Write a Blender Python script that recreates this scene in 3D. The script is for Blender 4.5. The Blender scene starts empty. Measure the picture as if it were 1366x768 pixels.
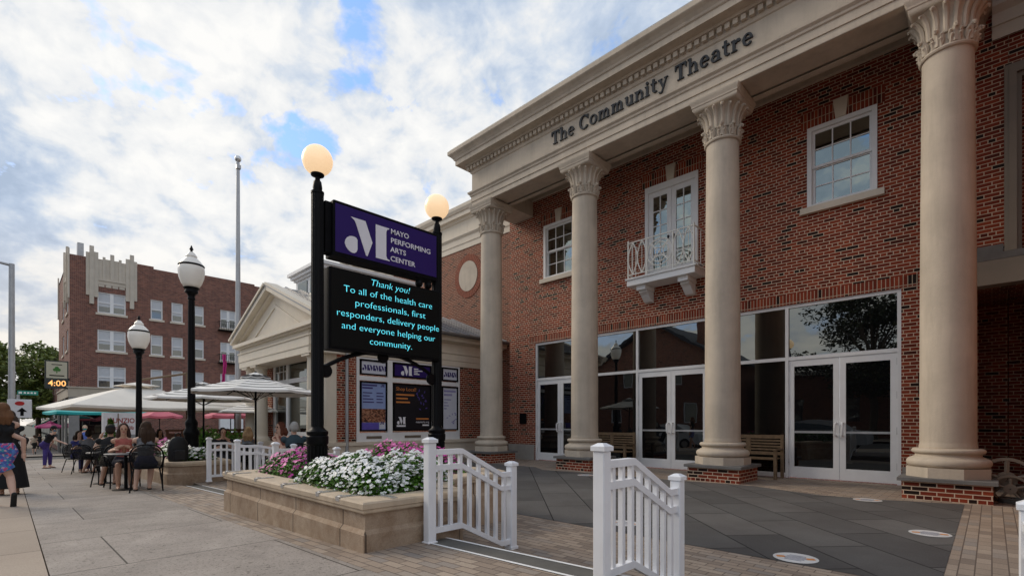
import bpy, bmesh, math, random
from mathutils import Vector, Matrix
R = math.radians
random.seed(7)
SC = bpy.context.scene
COL = SC.collection

# ------------------------------------------------------------------ camera
cam = bpy.data.cameras.new('camera')
cam_o = bpy.data.objects.new('camera', cam)
COL.objects.link(cam_o)
cam_o.location = (0, 0, 1.2)
cam_o.rotation_euler = (R(90), 0, R(44.35))
cam.sensor_width = 36.0
cam.lens = 655 / 1366 * 36.0
cam.shift_y = 180 / 1366
cam.clip_start = 0.05
cam.clip_end = 3000
SC.camera = cam_o

# ------------------------------------------------------------------ world: sky with broken cloud
SUN_EL, SUN_AZ = 32.0, -108.0          # azimuth from +Y, clockwise
W = bpy.data.worlds.new('World')
SC.world = W
W.use_nodes = True
nt = W.node_tree
nt.nodes.clear()
def N(tree, kind, **kw):
    n = tree.nodes.new(kind)
    for k, v in kw.items():
        if k in n.inputs.keys() if isinstance(k, str) else False:
            n.inputs[k].default_value = v
        else:
            setattr(n, k, v)
    return n
L = nt.links.new
out = N(nt, 'ShaderNodeOutputWorld')
bg = N(nt, 'ShaderNodeBackground'); bg.inputs['Strength'].default_value = 0.10
sky = N(nt, 'ShaderNodeTexSky'); sky.sky_type = 'NISHITA'; sky.sun_disc = False
sky.sun_elevation = R(SUN_EL); sky.sun_rotation = R(SUN_AZ); sky.air_density = 1.0; sky.dust_density = 0.6; sky.ozone_density = 2.0
tc = N(nt, 'ShaderNodeTexCoord')
sep = N(nt, 'ShaderNodeSeparateXYZ'); L(tc.outputs['Generated'], sep.inputs[0])
def M(tree, op, a, b=None, clamp=False):
    n = tree.nodes.new('ShaderNodeMath'); n.operation = op; n.use_clamp = clamp
    for i, v in enumerate((a, b)):
        if v is None: continue
        if isinstance(v, (int, float)): n.inputs[i].default_value = v
        else: tree.links.new(v, n.inputs[i])
    return n.outputs[0]
zc = M(nt, 'MAXIMUM', sep.outputs['Z'], 0.0)
den = M(nt, 'ADD', zc, 0.42)
px = M(nt, 'DIVIDE', sep.outputs['X'], den); py = M(nt, 'DIVIDE', sep.outputs['Y'], den)
cmb = N(nt, 'ShaderNodeCombineXYZ'); L(px, cmb.inputs[0]); L(py, cmb.inputs[1])
def noise(tree, vec, scale, detail, rough=0.55, dist=0.0, lac=2.0):
    n = tree.nodes.new('ShaderNodeTexNoise')
    n.inputs['Scale'].default_value = scale; n.inputs['Detail'].default_value = detail
    n.inputs['Roughness'].default_value = rough; n.inputs['Distortion'].default_value = dist
    n.inputs['Lacunarity'].default_value = lac
    if vec is not None: tree.links.new(vec, n.inputs['Vector'])
    return n.outputs['Fac']
def ramp(tree, fac, stops, interp='LINEAR'):
    n = tree.nodes.new('ShaderNodeValToRGB'); n.color_ramp.interpolation = interp
    while len(n.color_ramp.elements) < len(stops): n.color_ramp.elements.new(0.5)
    for e, (p, c) in zip(n.color_ramp.elements, stops):
        e.position = p; e.color = (*c, 1) if len(c) == 3 else c
    tree.links.new(fac, n.inputs['Fac'])
    return n.outputs['Color']
def mix(tree, fac, a, b, mode='MIX'):
    n = tree.nodes.new('ShaderNodeMix'); n.data_type = 'RGBA'; n.blend_type = mode
    for sock, v in ((n.inputs['Factor'], fac), (n.inputs['A'], a), (n.inputs['B'], b)):
        if isinstance(v, (int, float)): sock.default_value = v
        elif isinstance(v, tuple): sock.default_value = (*v, 1) if len(v) == 3 else v
        else: tree.links.new(v, sock)
    return n.outputs['Result']
def mapped(loc, sc=(1, 1, 1)):
    m_ = N(nt, 'ShaderNodeMapping'); m_.inputs['Location'].default_value = loc; m_.inputs['Scale'].default_value = sc
    L(cmb.outputs[0], m_.inputs[0]); return m_.outputs[0]
big = noise(nt, mapped((7.84, 4.32, .4)), 1.5, 3, .5)
puff = noise(nt, mapped((4.7, 7.7, 5.4)), 7.0, 11, .55, .25)
puff2 = noise(nt, mapped((9.3, 4.2, 2.4)), 11.0, 11, .58, .3)
big2 = noise(nt, mapped((11.5, 2.2, 7.4)), 1.25, 4, .5, .3)
dens = M(nt, 'ADD', M(nt, 'MULTIPLY', big, .36), M(nt, 'MULTIPLY', puff, .64))
cov = ramp(nt, dens, [(.378, (0, 0, 0)), (.430, (1, 1, 1))])
shade = M(nt, 'ADD', M(nt, 'ADD', M(nt, 'MULTIPLY', puff, .34), M(nt, 'MULTIPLY', puff2, .26)), M(nt, 'MULTIPLY', big2, .40))
cloud = ramp(nt, shade, [(.445, (3.2, 3.9, 5.0)), (.48, (3.8, 4.5, 5.6)), (.512, (4.9, 5.4, 6.1)), (.548, (6.3, 6.4, 6.5)), (.60, (7.2, 7.15, 7.0))])
hz = ramp(nt, sep.outputs['Z'], [(0.0, (1, 1, 1)), (0.30, (0, 0, 0))])
cloud2 = mix(nt, M(nt, 'MULTIPLY', hz, 0.65), cloud, (6.7, 5.95, 4.95))
blue = mix(nt, 1.0, sky.outputs[0], (1.5, 1.65, 2.0), 'MULTIPLY')
blue = mix(nt, .45, blue, (2.4, 4.2, 7.4))
blue = mix(nt, M(nt, 'MULTIPLY', hz, .9), blue, (6.6, 6.2, 5.8))
allsky = mix(nt, cov, blue, cloud2)
L(allsky, bg.inputs['Color']); L(bg.outputs[0], out.inputs['Surface'])

# ------------------------------------------------------------------ sun, soft behind thin cloud
sl = bpy.data.lights.new('sun', 'SUN'); sl.energy = 1.35; sl.angle = R(24); sl.color = (1.0, 0.86, 0.68)
so = bpy.data.objects.new('sun', sl); COL.objects.link(so)
_d = Vector((math.sin(R(SUN_AZ)) * math.cos(R(SUN_EL)), math.cos(R(SUN_AZ)) * math.cos(R(SUN_EL)), math.sin(R(SUN_EL))))
so.rotation_euler = (-_d).to_track_quat('-Z', 'Y').to_euler()
SC.view_settings.view_transform = 'Standard'; SC.view_settings.look = 'None'
SC.view_settings.exposure = 0.46; SC.view_settings.gamma = 1.0
SC.cycles.max_bounces = 6
# ------------------------------------------------------------------ helpers
BASE = {}
def setp(o, label=None, cat=None, group=None, kind=None):
    if label: o['label'] = label
    if cat: o['category'] = cat
    if group: o['group'] = group
    if kind: o['kind'] = kind
    return o
def thing(name, loc, label, cat, group=None, rz=0.0):
    o = bpy.data.objects.new(name, None); COL.objects.link(o)
    o.empty_display_size = 0.2
    o.location = loc; o.rotation_euler = (0, 0, rz)
    BASE[o.name] = Vector(loc)
    return setp(o, label, cat, group)
def copy_tree(o, parent=None):
    c = o.copy(); COL.objects.link(c); c.parent = parent
    BASE[c.name] = BASE.get(o.name, Vector())
    for ch in list(o.children): copy_tree(ch, c)
    return c

class MB:
    """collects faces in world (or local) metres; build() links them as ONE mesh object"""
    def __init__(s): s.v = []; s.f = []; s.m = []
    def add(s, vs, fs, m=0):
        b = len(s.v); s.v += [tuple(p) for p in vs]
        for f in fs: s.f.append([b + i for i in f]); s.m.append(m)
        return s
    def quad(s, a, b, c, d, m=0): return s.add([a, b, c, d], [(0, 1, 2, 3)], m)
    def box(s, x0, x1, y0, y1, z0, z1, m=0):
        vs = [(x, y, z) for z in (z0, z1) for y in (y0, y1) for x in (x0, x1)]
        return s.add(vs, [(0, 2, 3, 1), (4, 5, 7, 6), (0, 1, 5, 4), (2, 6, 7, 3), (0, 4, 6, 2), (1, 3, 7, 5)], m)
    def bbox(s, x0, x1, y0, y1, z0, z1, b=0.01, m=0):
        """box with bevelled vertical and top edges"""
        p = [(x0 + b, y0), (x1 - b, y0), (x1, y0 + b), (x1, y1 - b), (x1 - b, y1), (x0 + b, y1), (x0, y1 - b), (x0, y0 + b)]
        cx, cy = (x0 + x1) / 2, (y0 + y1) / 2
        q = [(x - b * (1 if x > cx else -1), y - b * (1 if y > cy else -1)) for x, y in p]
        vs = [(x, y, z0) for x, y in p] + [(x, y, z1 - b) for x, y in p] + [(x, y, z1) for x, y in q]
        n = 8
        fs = [tuple(reversed(range(n)))]
        for k in (0, 1):
            for i in range(n):
                j = (i + 1) % n
                fs.append((k * n + i, k * n + j, (k + 1) * n + j, (k + 1) * n + i))
        fs.append(tuple(range(2 * n, 3 * n)))
        return s.add(vs, fs, m)
    def rbox(s, c, size, rz, m=0):
        t = MB().box(-size[0] / 2, size[0] / 2, -size[1] / 2, size[1] / 2, -size[2] / 2, size[2] / 2)
        mt = Matrix.Translation(c) @ Matrix.Rotation(rz, 4, 'Z')
        return s.add([mt @ Vector(p) for p in t.v], t.f, m)
    def xf(s, other, mt, m=None):
        b = len(s.v); s.v += [tuple(mt @ Vector(p)) for p in other.v]
        for f, mm in zip(other.f, other.m): s.f.append([b + i for i in f]); s.m.append(mm if m is None else m)
        return s
    def ring(s, pts, d, r, n, up=None):
        d = Vector(d).normalized()
        if up is None: up = Vector((0, 0, 1)) if abs(d.z) < 0.95 else Vector((1, 0, 0))
        a = d.cross(up).normalized(); b = a.cross(d).normalized()
        return [Vector(pts) + (a * math.cos(2 * math.pi * i / n) + b * math.sin(2 * math.pi * i / n)) * r for i in range(n)], b
    def tube(s, pts, r, n=8, m=0, caps=True, closed=False):
        pts = [Vector(p) for p in pts]; k = len(pts)
        rs = r if isinstance(r, (list, tuple)) else [r] * k
        vs = []; up = None
        for i in range(k):
            if closed: d = pts[(i + 1) % k] - pts[i - 1]
            else: d = pts[min(i + 1, k - 1)] - pts[max(i - 1, 0)]
            if d.length < 1e-9: d = Vector((0, 0, 1))
            dn = d.normalized()
            if up is None or abs(up.dot(dn)) > 0.99: up = Vector((0, 0, 1)) if abs(dn.z) < 0.9 else Vector((1, 0, 0))
            rg, up = s.ring(pts[i], dn, rs[i], n, up)
            vs += rg
        fs = []
        for i in range(k if closed else k - 1):
            a = i * n; b = ((i + 1) % k) * n
            for j in range(n):
                q = (j + 1) % n
                fs.append((a + j, a + q, b + q, b + j))
        if caps and not closed:
            fs.append(tuple(reversed(range(n)))); fs.append(tuple((k - 1) * n + j for j in range(n)))
        return s.add(vs, fs, m)
    def cyl(s, p0, p1, r0, r1=None, n=16, m=0): return s.tube([p0, p1], [r0, r0 if r1 is None else r1], n, m)
    def lathe(s, prof, cx=0, cy=0, n=32, m=0, z=0.0, caps=True, a0=0.0):
        vs = []; k = len(prof)
        for r, h in prof:
            for i in range(n):
                a = a0 + 2 * math.pi * i / n
                vs.append((cx + r * math.cos(a), cy + r * math.sin(a), z + h))
        fs = []
        for i in range(k - 1):
            for j in range(n):
                q = (j + 1) % n
                fs.append((i * n + j, i * n + q, (i + 1) * n + q, (i + 1) * n + j))
        if caps: fs.append(tuple(reversed(range(n)))); fs.append(tuple((k - 1) * n + j for j in range(n)))
        return s.add(vs, fs, m)
    def prism(s, poly, plane, a, b, m=0):
        """polygon in a plane ('xy','xz','yz') extruded between a and b along the third axis"""
        def p3(u, v, w): return {'xy': (u, v, w), 'xz': (u, w, v), 'yz': (w, u, v)}[plane]
        n = len(poly)
        vs = [p3(u, v, a) for u, v in poly] + [p3(u, v, b) for u, v in poly]
        fs = [tuple(range(n)), tuple(range(n, 2 * n))]
        for i in range(n):
            j = (i + 1) % n; fs.append((i, j, n + j, n + i))
        return s.add(vs, fs, m)
    def sphere(s, c, r, nu=16, nv=10, m=0, rot=None):
        rx, ry, rz = r if isinstance(r, (tuple, list)) else (r, r, r)
        vs = []
        for j in range(1, nv):
            t = math.pi * j / nv
            for i in range(nu):
                a = 2 * math.pi * i / nu
                vs.append((rx * math.sin(t) * math.cos(a), ry * math.sin(t) * math.sin(a), rz * math.cos(t)))
        top = len(vs); vs.append((0, 0, rz)); vs.append((0, 0, -rz))
        fs = []
        for j in range(nv - 2):
            for i in range(nu):
                q = (i + 1) % nu
                fs.append((j * nu + i, (j + 1) * nu + i, (j + 1) * nu + q, j * nu + q))
        for i in range(nu):
            q = (i + 1) % nu
            fs.append((top, i, q)); fs.append((top + 1, (nv - 2) * nu + q, (nv - 2) * nu + i))
        mt = Matrix.Translation(c)
        if rot is not None: mt = mt @ rot
        return s.add([mt @ Vector(p) for p in vs], fs, m)
    def build(s, name, mats, parent=None, smooth=None, fix=True, uvoff=(0, 0)):
        if not isinstance(mats, (list, tuple)): mats = [mats]
        base = BASE.get(parent.name, Vector()) if parent else Vector()
        me = bpy.data.meshes.new(name)
        me.from_pydata([Vector(p) - base for p in s.v], [], s.f)
        for m in mats: me.materials.append(m)
        if len(mats) > 1: me.polygons.foreach_set('material_index', s.m)
        if fix:
            bm = bmesh.new(); bm.from_mesh(me); bmesh.ops.recalc_face_normals(bm, faces=bm.faces); bm.to_mesh(me); bm.free()
        uv = me.uv_layers.new(name='UVMap').data
        for p in me.polygons:
            nx, ny, nz = (abs(c) for c in p.normal)
            for li in p.loop_indices:
                c = me.vertices[me.loops[li].vertex_index].co + base
                if nz >= nx and nz >= ny and nz > 0.6: uv[li].uv = (c.x + uvoff[0], c.y)
                elif ny >= nx: uv[li].uv = (c.x + uvoff[0], c.z + uvoff[1])
                else: uv[li].uv = (c.y + uvoff[0], c.z + uvoff[1])
        if smooth:
            me.polygons.foreach_set('use_smooth', [True] * len(me.polygons))
            me.set_sharp_from_angle(angle=R(smooth))
        me.update()
        o = bpy.data.objects.new(name, me); COL.objects.link(o)
        if parent: o.parent = parent
        BASE[o.name] = base
        return o

def wall(holes, u0, u1, z0, z1, w, depth, axis, sgn, extra_u=(), extra_z=()):
    """front sheet of a wall with rectangular holes and reveals. axis 'y': u = x, plane y = w; sgn = direction into the wall"""
    mb = MB()
    us = sorted(set([u0, u1] + [h[0] for h in holes] + [h[1] for h in holes]))
    zs_ = sorted(set([z0, z1] + [h[2] for h in holes] + [h[3] for h in holes]))
    def P(u, d, z): return (u, w + sgn * d, z) if axis == 'y' else (w + sgn * d, u, z)
    def hole(u, z): return any(h[0] < u < h[1] and h[2] < z < h[3] for h in holes)
    for a, b in zip(us, us[1:]):
        for c, d in zip(zs_, zs_[1:]):
            if not hole((a + b) / 2, (c + d) / 2): mb.quad(P(a, 0, c), P(b, 0, c), P(b, 0, d), P(a, 0, d))
    for a, b, c, d in holes:
        mb.quad(P(a, 0, c), P(a, 0, d), P(a, depth, d), P(a, depth, c))
        mb.quad(P(b, 0, c), P(b, 0, d), P(b, depth, d), P(b, depth, c))
        mb.quad(P(a, 0, d), P(b, 0, d), P(b, depth, d), P(a, depth, d))
        if c > z0: mb.quad(P(a, 0, c), P(b, 0, c), P(b, depth, c), P(a, depth, c))
    for u in (u0, u1): mb.quad(P(u, 0, z0), P(u, 0, z1), P(u, depth + .02, z1), P(u, depth + .02, z0))
    mb.quad(P(u0, 0, z1), P(u1, 0, z1), P(u1, depth + .02, z1), P(u0, depth + .02, z1))
    return mb

def sweep3(prof, xl, xr, yf, yb):
    """moulding profile (projection, z) carried round the left, front and right of a block facing -y"""
    mb = MB(); vs = []
    for p, z in prof: vs += [(xl - p, yb, z), (xl - p, yf - p, z), (xr + p, yf - p, z), (xr + p, yb, z)]
    fs = []
    for i in range(len(prof) - 1):
        for k in range(3): fs.append((i * 4 + k, i * 4 + k + 1, i * 4 + 4 + k + 1, i * 4 + 4 + k))
    t = (len(prof) - 1) * 4; fs.append((t, t + 1, t + 2, t + 3))
    return mb.add(vs, fs)

# ------------------------------------------------------------------ materials
MATS = {}
def newmat(name):
    m = bpy.data.materials.new(name); m.use_nodes = True
    t = m.node_tree; t.nodes.clear()
    o = t.nodes.new('ShaderNodeOutputMaterial'); p = t.nodes.new('ShaderNodeBsdfPrincipled')
    t.links.new(p.outputs[0], o.inputs['Surface'])
    MATS[name] = m
    return m, t, p, o
def uvn(t): return t.nodes.new('ShaderNodeTexCoord').outputs['UV']
def objn(t): return t.nodes.new('ShaderNodeTexCoord').outputs['Object']
def geon(t): return t.nodes.new('ShaderNodeNewGeometry').outputs['Position']
def bump(t, p, h, strength=0.3, dist=0.01):
    b = t.nodes.new('ShaderNodeBump'); b.inputs['Strength'].default_value = strength; b.inputs['Distance'].default_value = dist
    t.links.new(h, b.inputs['Height']); t.links.new(b.outputs[0], p.inputs['Normal'])
def plain(name, col, rough=0.6, var=0.12, scale=6.0, metal=0.0, bmp=0.0, bscale=60.0, spec=None, stain=0.0):
    m, t, p, o = newmat(name)
    v = geon(t)
    if var:
        f = noise(t, v, scale, 5, 0.6)
        c = mix(t, ramp(t, f, [(0.3, (0, 0, 0)), (0.7, (1, 1, 1))]), tuple(c * (1 - var) for c in col), tuple(min(1, c * (1 + var)) for c in col))
        if stain:
            mp = t.nodes.new('ShaderNodeMapping'); mp.inputs['Scale'].default_value = (3, 3, .35); t.links.new(v, mp.inputs[0])
            s_ = noise(t, mp.outputs[0], 2.2, 6, 0.65)
            c = mix(t, M(t, 'MULTIPLY', ramp(t, s_, [(0.48, (0, 0, 0)), (0.75, (1, 1, 1))]), stain), c, tuple(q * .45 for q in col))
        t.links.new(c, p.inputs['Base Color'])
        rr = M(t, 'ADD', M(t, 'MULTIPLY', f, 0.2), rough - 0.1); t.links.new(rr, p.inputs['Roughness'])
    else:
        p.inputs['Base Color'].default_value = (*col, 1); p.inputs['Roughness'].default_value = rough
    p.inputs['Metallic'].default_value = metal
    p.inputs['Specular IOR Level'].default_value = 0.3 if spec is None else spec
    if bmp: bump(t, p, noise(t, v, bscale, 4, 0.6), bmp, 0.005)
    return m
def brickmat(name, ramp_stops, mortar, bw=0.203, rh=0.0677, ms=0.006, rot=0.0, off=0.5, rough=0.8, dirt=0.45, bmp=0.5, scale_in=1.0, freq=2, squash=False, shift=0.0):
    m, t, p, o = newmat(name)
    v = uvn(t)
    if rot or shift:
        mp = t.nodes.new('ShaderNodeMapping'); mp.inputs['Rotation'].default_value = (0, 0, rot); mp.inputs['Location'].default_value = (0, shift, 0)
        t.links.new(v, mp.inputs[0]); v = mp.outputs[0]
    b = t.nodes.new('ShaderNodeTexBrick'); t.links.new(v, b.inputs['Vector'])
    b.offset = off; b.offset_frequency = freq
    if squash: b.squash = 0.5; b.squash_frequency = 6
    b.inputs['Color1'].default_value = (0, 0, 0, 1); b.inputs['Color2'].default_value = (1, 1, 1, 1); b.inputs['Mortar'].default_value = (0.5, 0.5, 0.5, 1)
    b.inputs['Scale'].default_value = 1.0; b.inputs['Mortar Size'].default_value = ms; b.inputs['Mortar Smooth'].default_value = 0.15
    b.inputs['Brick Width'].default_value = bw; b.inputs['Row Height'].default_value = rh; b.inputs['Bias'].default_value = 0.0
    c = ramp(t, b.outputs['Color'], ramp_stops)
    g = noise(t, geon(t), 0.9, 7, 0.65)
    c = mix(t, M(t, 'MULTIPLY', ramp(t, g, [(0.35, (1, 1, 1)), (0.7, (0, 0, 0))]), dirt), c, mix(t, 1.0, c, (0.55, 0.5, 0.5), 'MULTIPLY'))
    g2 = noise(t, geon(t), 90, 3, 0.6)
    c = mix(t, 0.35, c, mix(t, 1.0, c, ramp(t, g2, [(0.3, (.6, .6, .6)), (0.7, (1.4, 1.4, 1.4))]), 'MULTIPLY'))
    c = mix(t, b.outputs['Fac'], c, mortar)
    t.links.new(c, p.inputs['Base Color']); p.inputs['Roughness'].default_value = rough
    p.inputs['Specular IOR Level'].default_value = 0.25
    h = M(t, 'ADD', M(t, 'MULTIPLY', M(t, 'SUBTRACT', 1.0, b.outputs['Fac']), 1.0), M(t, 'MULTIPLY', g2, 0.3))
    bump(t, p, h, bmp, 0.006)
    return m
def glassmat(name, ior, base=(0.006, 0.006, 0.007), rough=0.0, tint=(0.95, 1.0, 0.97), wav=0.0):
    m, t, p, o = newmat(name)
    t.nodes.remove(p)
    d = t.nodes.new('ShaderNodeBsdfDiffuse'); d.inputs['Color'].default_value = (*base, 1)
    g = t.nodes.new('ShaderNodeBsdfGlossy'); g.inputs['Color'].default_value = (*tint, 1); g.inputs['Roughness'].default_value = rough
    f = t.nodes.new('ShaderNodeFresnel'); f.inputs['IOR'].default_value = ior
    if wav:
        b = t.nodes.new('ShaderNodeBump'); b.inputs['Strength'].default_value = wav; b.inputs['Distance'].default_value = 0.02
        t.links.new(noise(t, geon(t), 2.0, 2, 0.5), b.inputs['Height']); t.links.new(b.outputs[0], g.inputs['Normal'])
    x = t.nodes.new('ShaderNodeMixShader')
    t.links.new(f.outputs[0], x.inputs[0]); t.links.new(d.outputs[0], x.inputs[1]); t.links.new(g.outputs[0], x.inputs[2])
    t.links.new(x.outputs[0], o.inputs['Surface'])
    return m
def glow(name, col, strength, base=None):
    m, t, p, o = newmat(name)
    p.inputs['Base Color'].default_value = (*(base or col), 1); p.inputs['Emission Color'].default_value = (*col, 1)
    p.inputs['Emission Strength'].default_value = strength; p.inputs['Roughness'].default_value = 0.25
    return m
RED = [(0.0, (.016, .009, .007)), (0.06, (.024, .011, .008)), (0.09, (.145, .023, .011)), (0.5, (.25, .038, .016)), (0.8, (.335, .060, .023)), (1.0, (.19, .029, .014))]
brick = brickmat('brick', RED, (.60, .465, .345), ms=0.0072, squash=True)
soldier = brickmat('brick_soldier', RED, (.48, .37, .27), bw=0.24, rh=0.0677, rot=R(90), off=0.0, ms=0.0070)
brick_wing = brickmat('brick_wing', [(0, (.06, .022, .016)), (0.15, (.19, .058, .034)), (0.6, (.28, .09, .05)), (1, (.21, .066, .038))], (.44, .34, .25))
brick_apt = brickmat('brick_apartment', [(0, (.11, .038, .028)), (0.5, (.20, .070, .046)), (1, (.29, .115, .075))], (.30, .22, .19), bw=0.24, rh=0.08, ms=0.010)
stone = plain('limestone', (.535, .46, .37), 0.8, 0.13, 1.4, bmp=0.6, bscale=38, stain=0.30)
stone_gray = plain('limestone_base', (.34, .32, .29), 0.8, 0.12, 3.0, bmp=0.2)
stone_pale = plain('pale_trim', (.66, .585, .48), 0.7, 0.06, 2.0, stain=0.12)
white = plain('white_paint', (.80, .80, .80), 0.45, 0.04, 4.0, stain=0.05)
vinyl = plain('white_vinyl', (.82, .83, .86), 0.4, 0.04, 5.0, stain=0.16)
cream = plain('cream_paint', (.70, .625, .51), 0.55, 0.05, 3.0, stain=0.08)
iron = plain('black_iron', (.006, .006, .007), 0.42, 0.2, 20, spec=0.10)
blackm = plain('black_metal', (.006, .006, .007), 0.5, 0.2, 9, spec=0.06)
darkgrey = plain('dark_letters', (.026, .028, .032), 0.4, 0.1, 9)
bluestone = plain('bluestone', (.15, .145, .14), 0.7, 0.15, 6, bmp=0.2)
glass_low = glassmat('door_glass', 1.75, (.004, .004, .005), wav=0.03)
glass_mid = glassmat('transom_glass', 2.6, (.004, .004, .005), wav=0.04)
glass_up = glassmat('upper_glass', 3.4, (.004, .005, .005), tint=(.88, .97, .90), wav=0.10)
glass_far = glassmat('far_window_glass', 2.2, (.05, .055, .06))
blind = plain('window_blind', (.55, .57, .60), 0.7, 0.05)
roofm = plain('seam_metal_roof', (.27, .27, .28), 0.4, 0.1, 2.0, metal=0.5)
wood = plain('teak', (.17, .115, .068), 0.65, 0.3, 14)
silver = plain('galvanised_steel', (.42, .43, .44), 0.45, 0.1, 5, metal=0.4)
steel = plain('brushed_steel', (.62, .62, .62), 0.3, 0.05, 9, metal=0.8)
# ------------------------------------------------------------------ ground
def zs(x): return 0.2468 + 0.03 * x
def slope(x): return zs(max(x, -62))
conc = None
def grid_sheet(xs, ys, zf, name, mat, kind='structure'):
    mb = MB(); nx, ny = len(xs), len(ys)
    vs = [(x, y, zf(x, y)) for x in xs for y in ys]
    fs = [(i * ny + j, (i + 1) * ny + j, (i + 1) * ny + j + 1, i * ny + j + 1) for i in range(nx - 1) for j in range(ny - 1)]
    mb.add(vs, fs)
    o = mb.build(name, mat); setp(o, kind=kind); return o
asphalt = plain('asphalt', (.055, .055, .057), 0.85, 0.25, 1.5, bmp=0.3, bscale=120)
earth = plain('far_ground', (.10, .10, .085), 0.9, 0.2, 0.3)
def slabmat():
    m = brickmat('concrete_slabs', [(0, (.30, .265, .232)), (0.5, (.335, .296, .26)), (1, (.37, .328, .29))], (.075, .065, .055), bw=1.75, rh=1.62, ms=0.007, rot=R(90), rough=0.85, dirt=0.35, bmp=0.35, off=0.37, freq=2)
    t = m.node_tree; p = next(n for n in t.nodes if n.type == 'BSDF_PRINCIPLED')
    src = p.inputs['Base Color'].links[0].from_socket
    v = geon(t)
    sp = ramp(t, noise(t, v, 42, 3, 0.75), [(0.56, (1, 1, 1)), (0.66, (.45, .43, .41))])
    wear = ramp(t, noise(t, v, 1.7, 7, 0.7, 0.5), [(0.3, (.76, .76, .76)), (0.7, (1.16, 1.16, 1.16))])
    c = mix(t, 1.0, mix(t, 1.0, src, sp, 'MULTIPLY'), wear, 'MULTIPLY')
    vo = t.nodes.new('ShaderNodeTexVoronoi'); vo.inputs['Scale'].default_value = 5.5; t.links.new(v, vo.inputs['Vector'])
    gum = ramp(t, vo.outputs['Distance'], [(0.07, (.50, .48, .46)), (0.10, (1, 1, 1))])
    t.links.new(mix(t, 1.0, c, gum, 'MULTIPLY'), p.inputs['Base Color'])
    return m
slab = slabmat()
kerbm = brickmat('kerb_concrete', [(0, (.34, .28, .225)), (1, (.40, .33, .265))], (.10, .085, .07), bw=1.52, rh=4.0, ms=0.008, rough=0.85, dirt=0.3, bmp=0.3, off=0.0, shift=1.7)
PAV = [(0, (.25, .20, .16)), (0.35, (.34, .27, .21)), (0.7, (.40, .325, .255)), (1, (.28, .245, .215))]
paver = brickmat('plaza_pavers', PAV, (.13, .10, .08), bw=0.22, rh=0.085, ms=0.005, rough=0.85, dirt=0.35, bmp=0.5)
paver_x = brickmat('plaza_pavers_turned', PAV, (.13, .10, .08), bw=0.21, rh=0.105, ms=0.005, rot=R(90), rough=0.85, dirt=0.35, bmp=0.5)
slate = brickmat('slate_flags', [(0, (.080, .079, .078)), (0.3, (.115, .113, .109)), (0.7, (.145, .141, .135)), (1, (.098, .096, .094))], (.016, .016, .016), bw=1.25, rh=0.62, ms=0.008, rot=R(45), rough=0.7, dirt=0.6, bmp=0.8, off=0.42)

xs = [-900, -400, -200, -120, -62, -40, -20, -10, 0, 8, 20, 60, 300, 900]
grid_sheet(xs, [-900, -300, -100, -30, 0, 30, 60, 120, 400, 900], lambda x, y: slope(min(x, 20)) - 0.60, 'ground', earth)
grid_sheet([-400, -200, -120, -62, -40, -20, -10, 0, 8, 20, 60], [-13.0, -9, -5, -0.62], lambda x, y: slope(min(x, 20)) - 0.15, 'road', asphalt)
# side street beyond the patio and kerb, sidewalk, plaza
grid_sheet([-52, -46, -40.0], [-0.62, 4, 14, 40], lambda x, y: slope(x) - 0.10, 'side_street', asphalt)
def strip_box(x0, x1, y0, y1, name, mat, depth=0.2, kind='structure', n=6, dz=0.0):
    mb = MB()
    for i in range(n):
        a = x0 + (x1 - x0) * i / n; b = x0 + (x1 - x0) * (i + 1) / n
        za, zb = zs(a) + dz, zs(b) + dz
        vs = [(a, y0, za), (b, y0, zb), (b, y1, zb), (a, y1, za), (a, y0, za - depth), (b, y0, zb - depth), (b, y1, zb - depth), (a, y1, za - depth)]
        fs = [(0, 1, 2, 3), (0, 1, 5, 4), (3, 2, 6, 7)]
        if i == 0: fs.append((0, 3, 7, 4))
        if i == n - 1: fs.append((1, 2, 6, 5))
        mb.add(vs, fs)
    return setp(mb.build(name, mat), kind=kind)
strip_box(-40, 9, -0.62, 0.195, 'kerb', kerbm, 0.35)
strip_box(-40, 9, 0.205, 1.80, 'sidewalk', slab, 0.3, dz=-0.004)
strip_box(-40, -12.9, 1.80, 2.52, 'sidewalk_outer', slab, 0.3, dz=-0.004)
strip_box(-12.9, 9, 1.80, 2.58, 'paver_band', paver, 0.3, dz=-0.001)
strip_box(-110, -52.2, -0.62, 3.3, 'far_sidewalk', slab, 0.3, n=8) if False else None
fs_ = MB(); 
for a, b in ((-140, -90), (-90, -62), (-62, -52)):
    fs_.quad((a, -.62, slope(a)), (b, -.62, slope(b)), (b, 3.36, slope(b)), (a, 3.36, slope(a)))
setp(fs_.build('far_sidewalk', slab), kind='structure')
def zp(x, y): return min(0.0, -0.105 + 0.0164 * (y - 3.6)) if y > 3.6 else -0.105
PX = [-46, -30, -20, -13, -7, 0, 4, 9]
plz = grid_sheet([-40, -30, -20, -12.9], [2.52, 4, 6, 10, 13.5], lambda x, y: max(min(zp(x, y), zs(x)), zs(x)), 'patio_paving', paver)
grid_sheet([-12.88, -8, -4, 0, 4, 9], [2.8, 3.6, 6, 10, 14.2], lambda x, y: zp(x, y), 'plaza_paving', paver)
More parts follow.
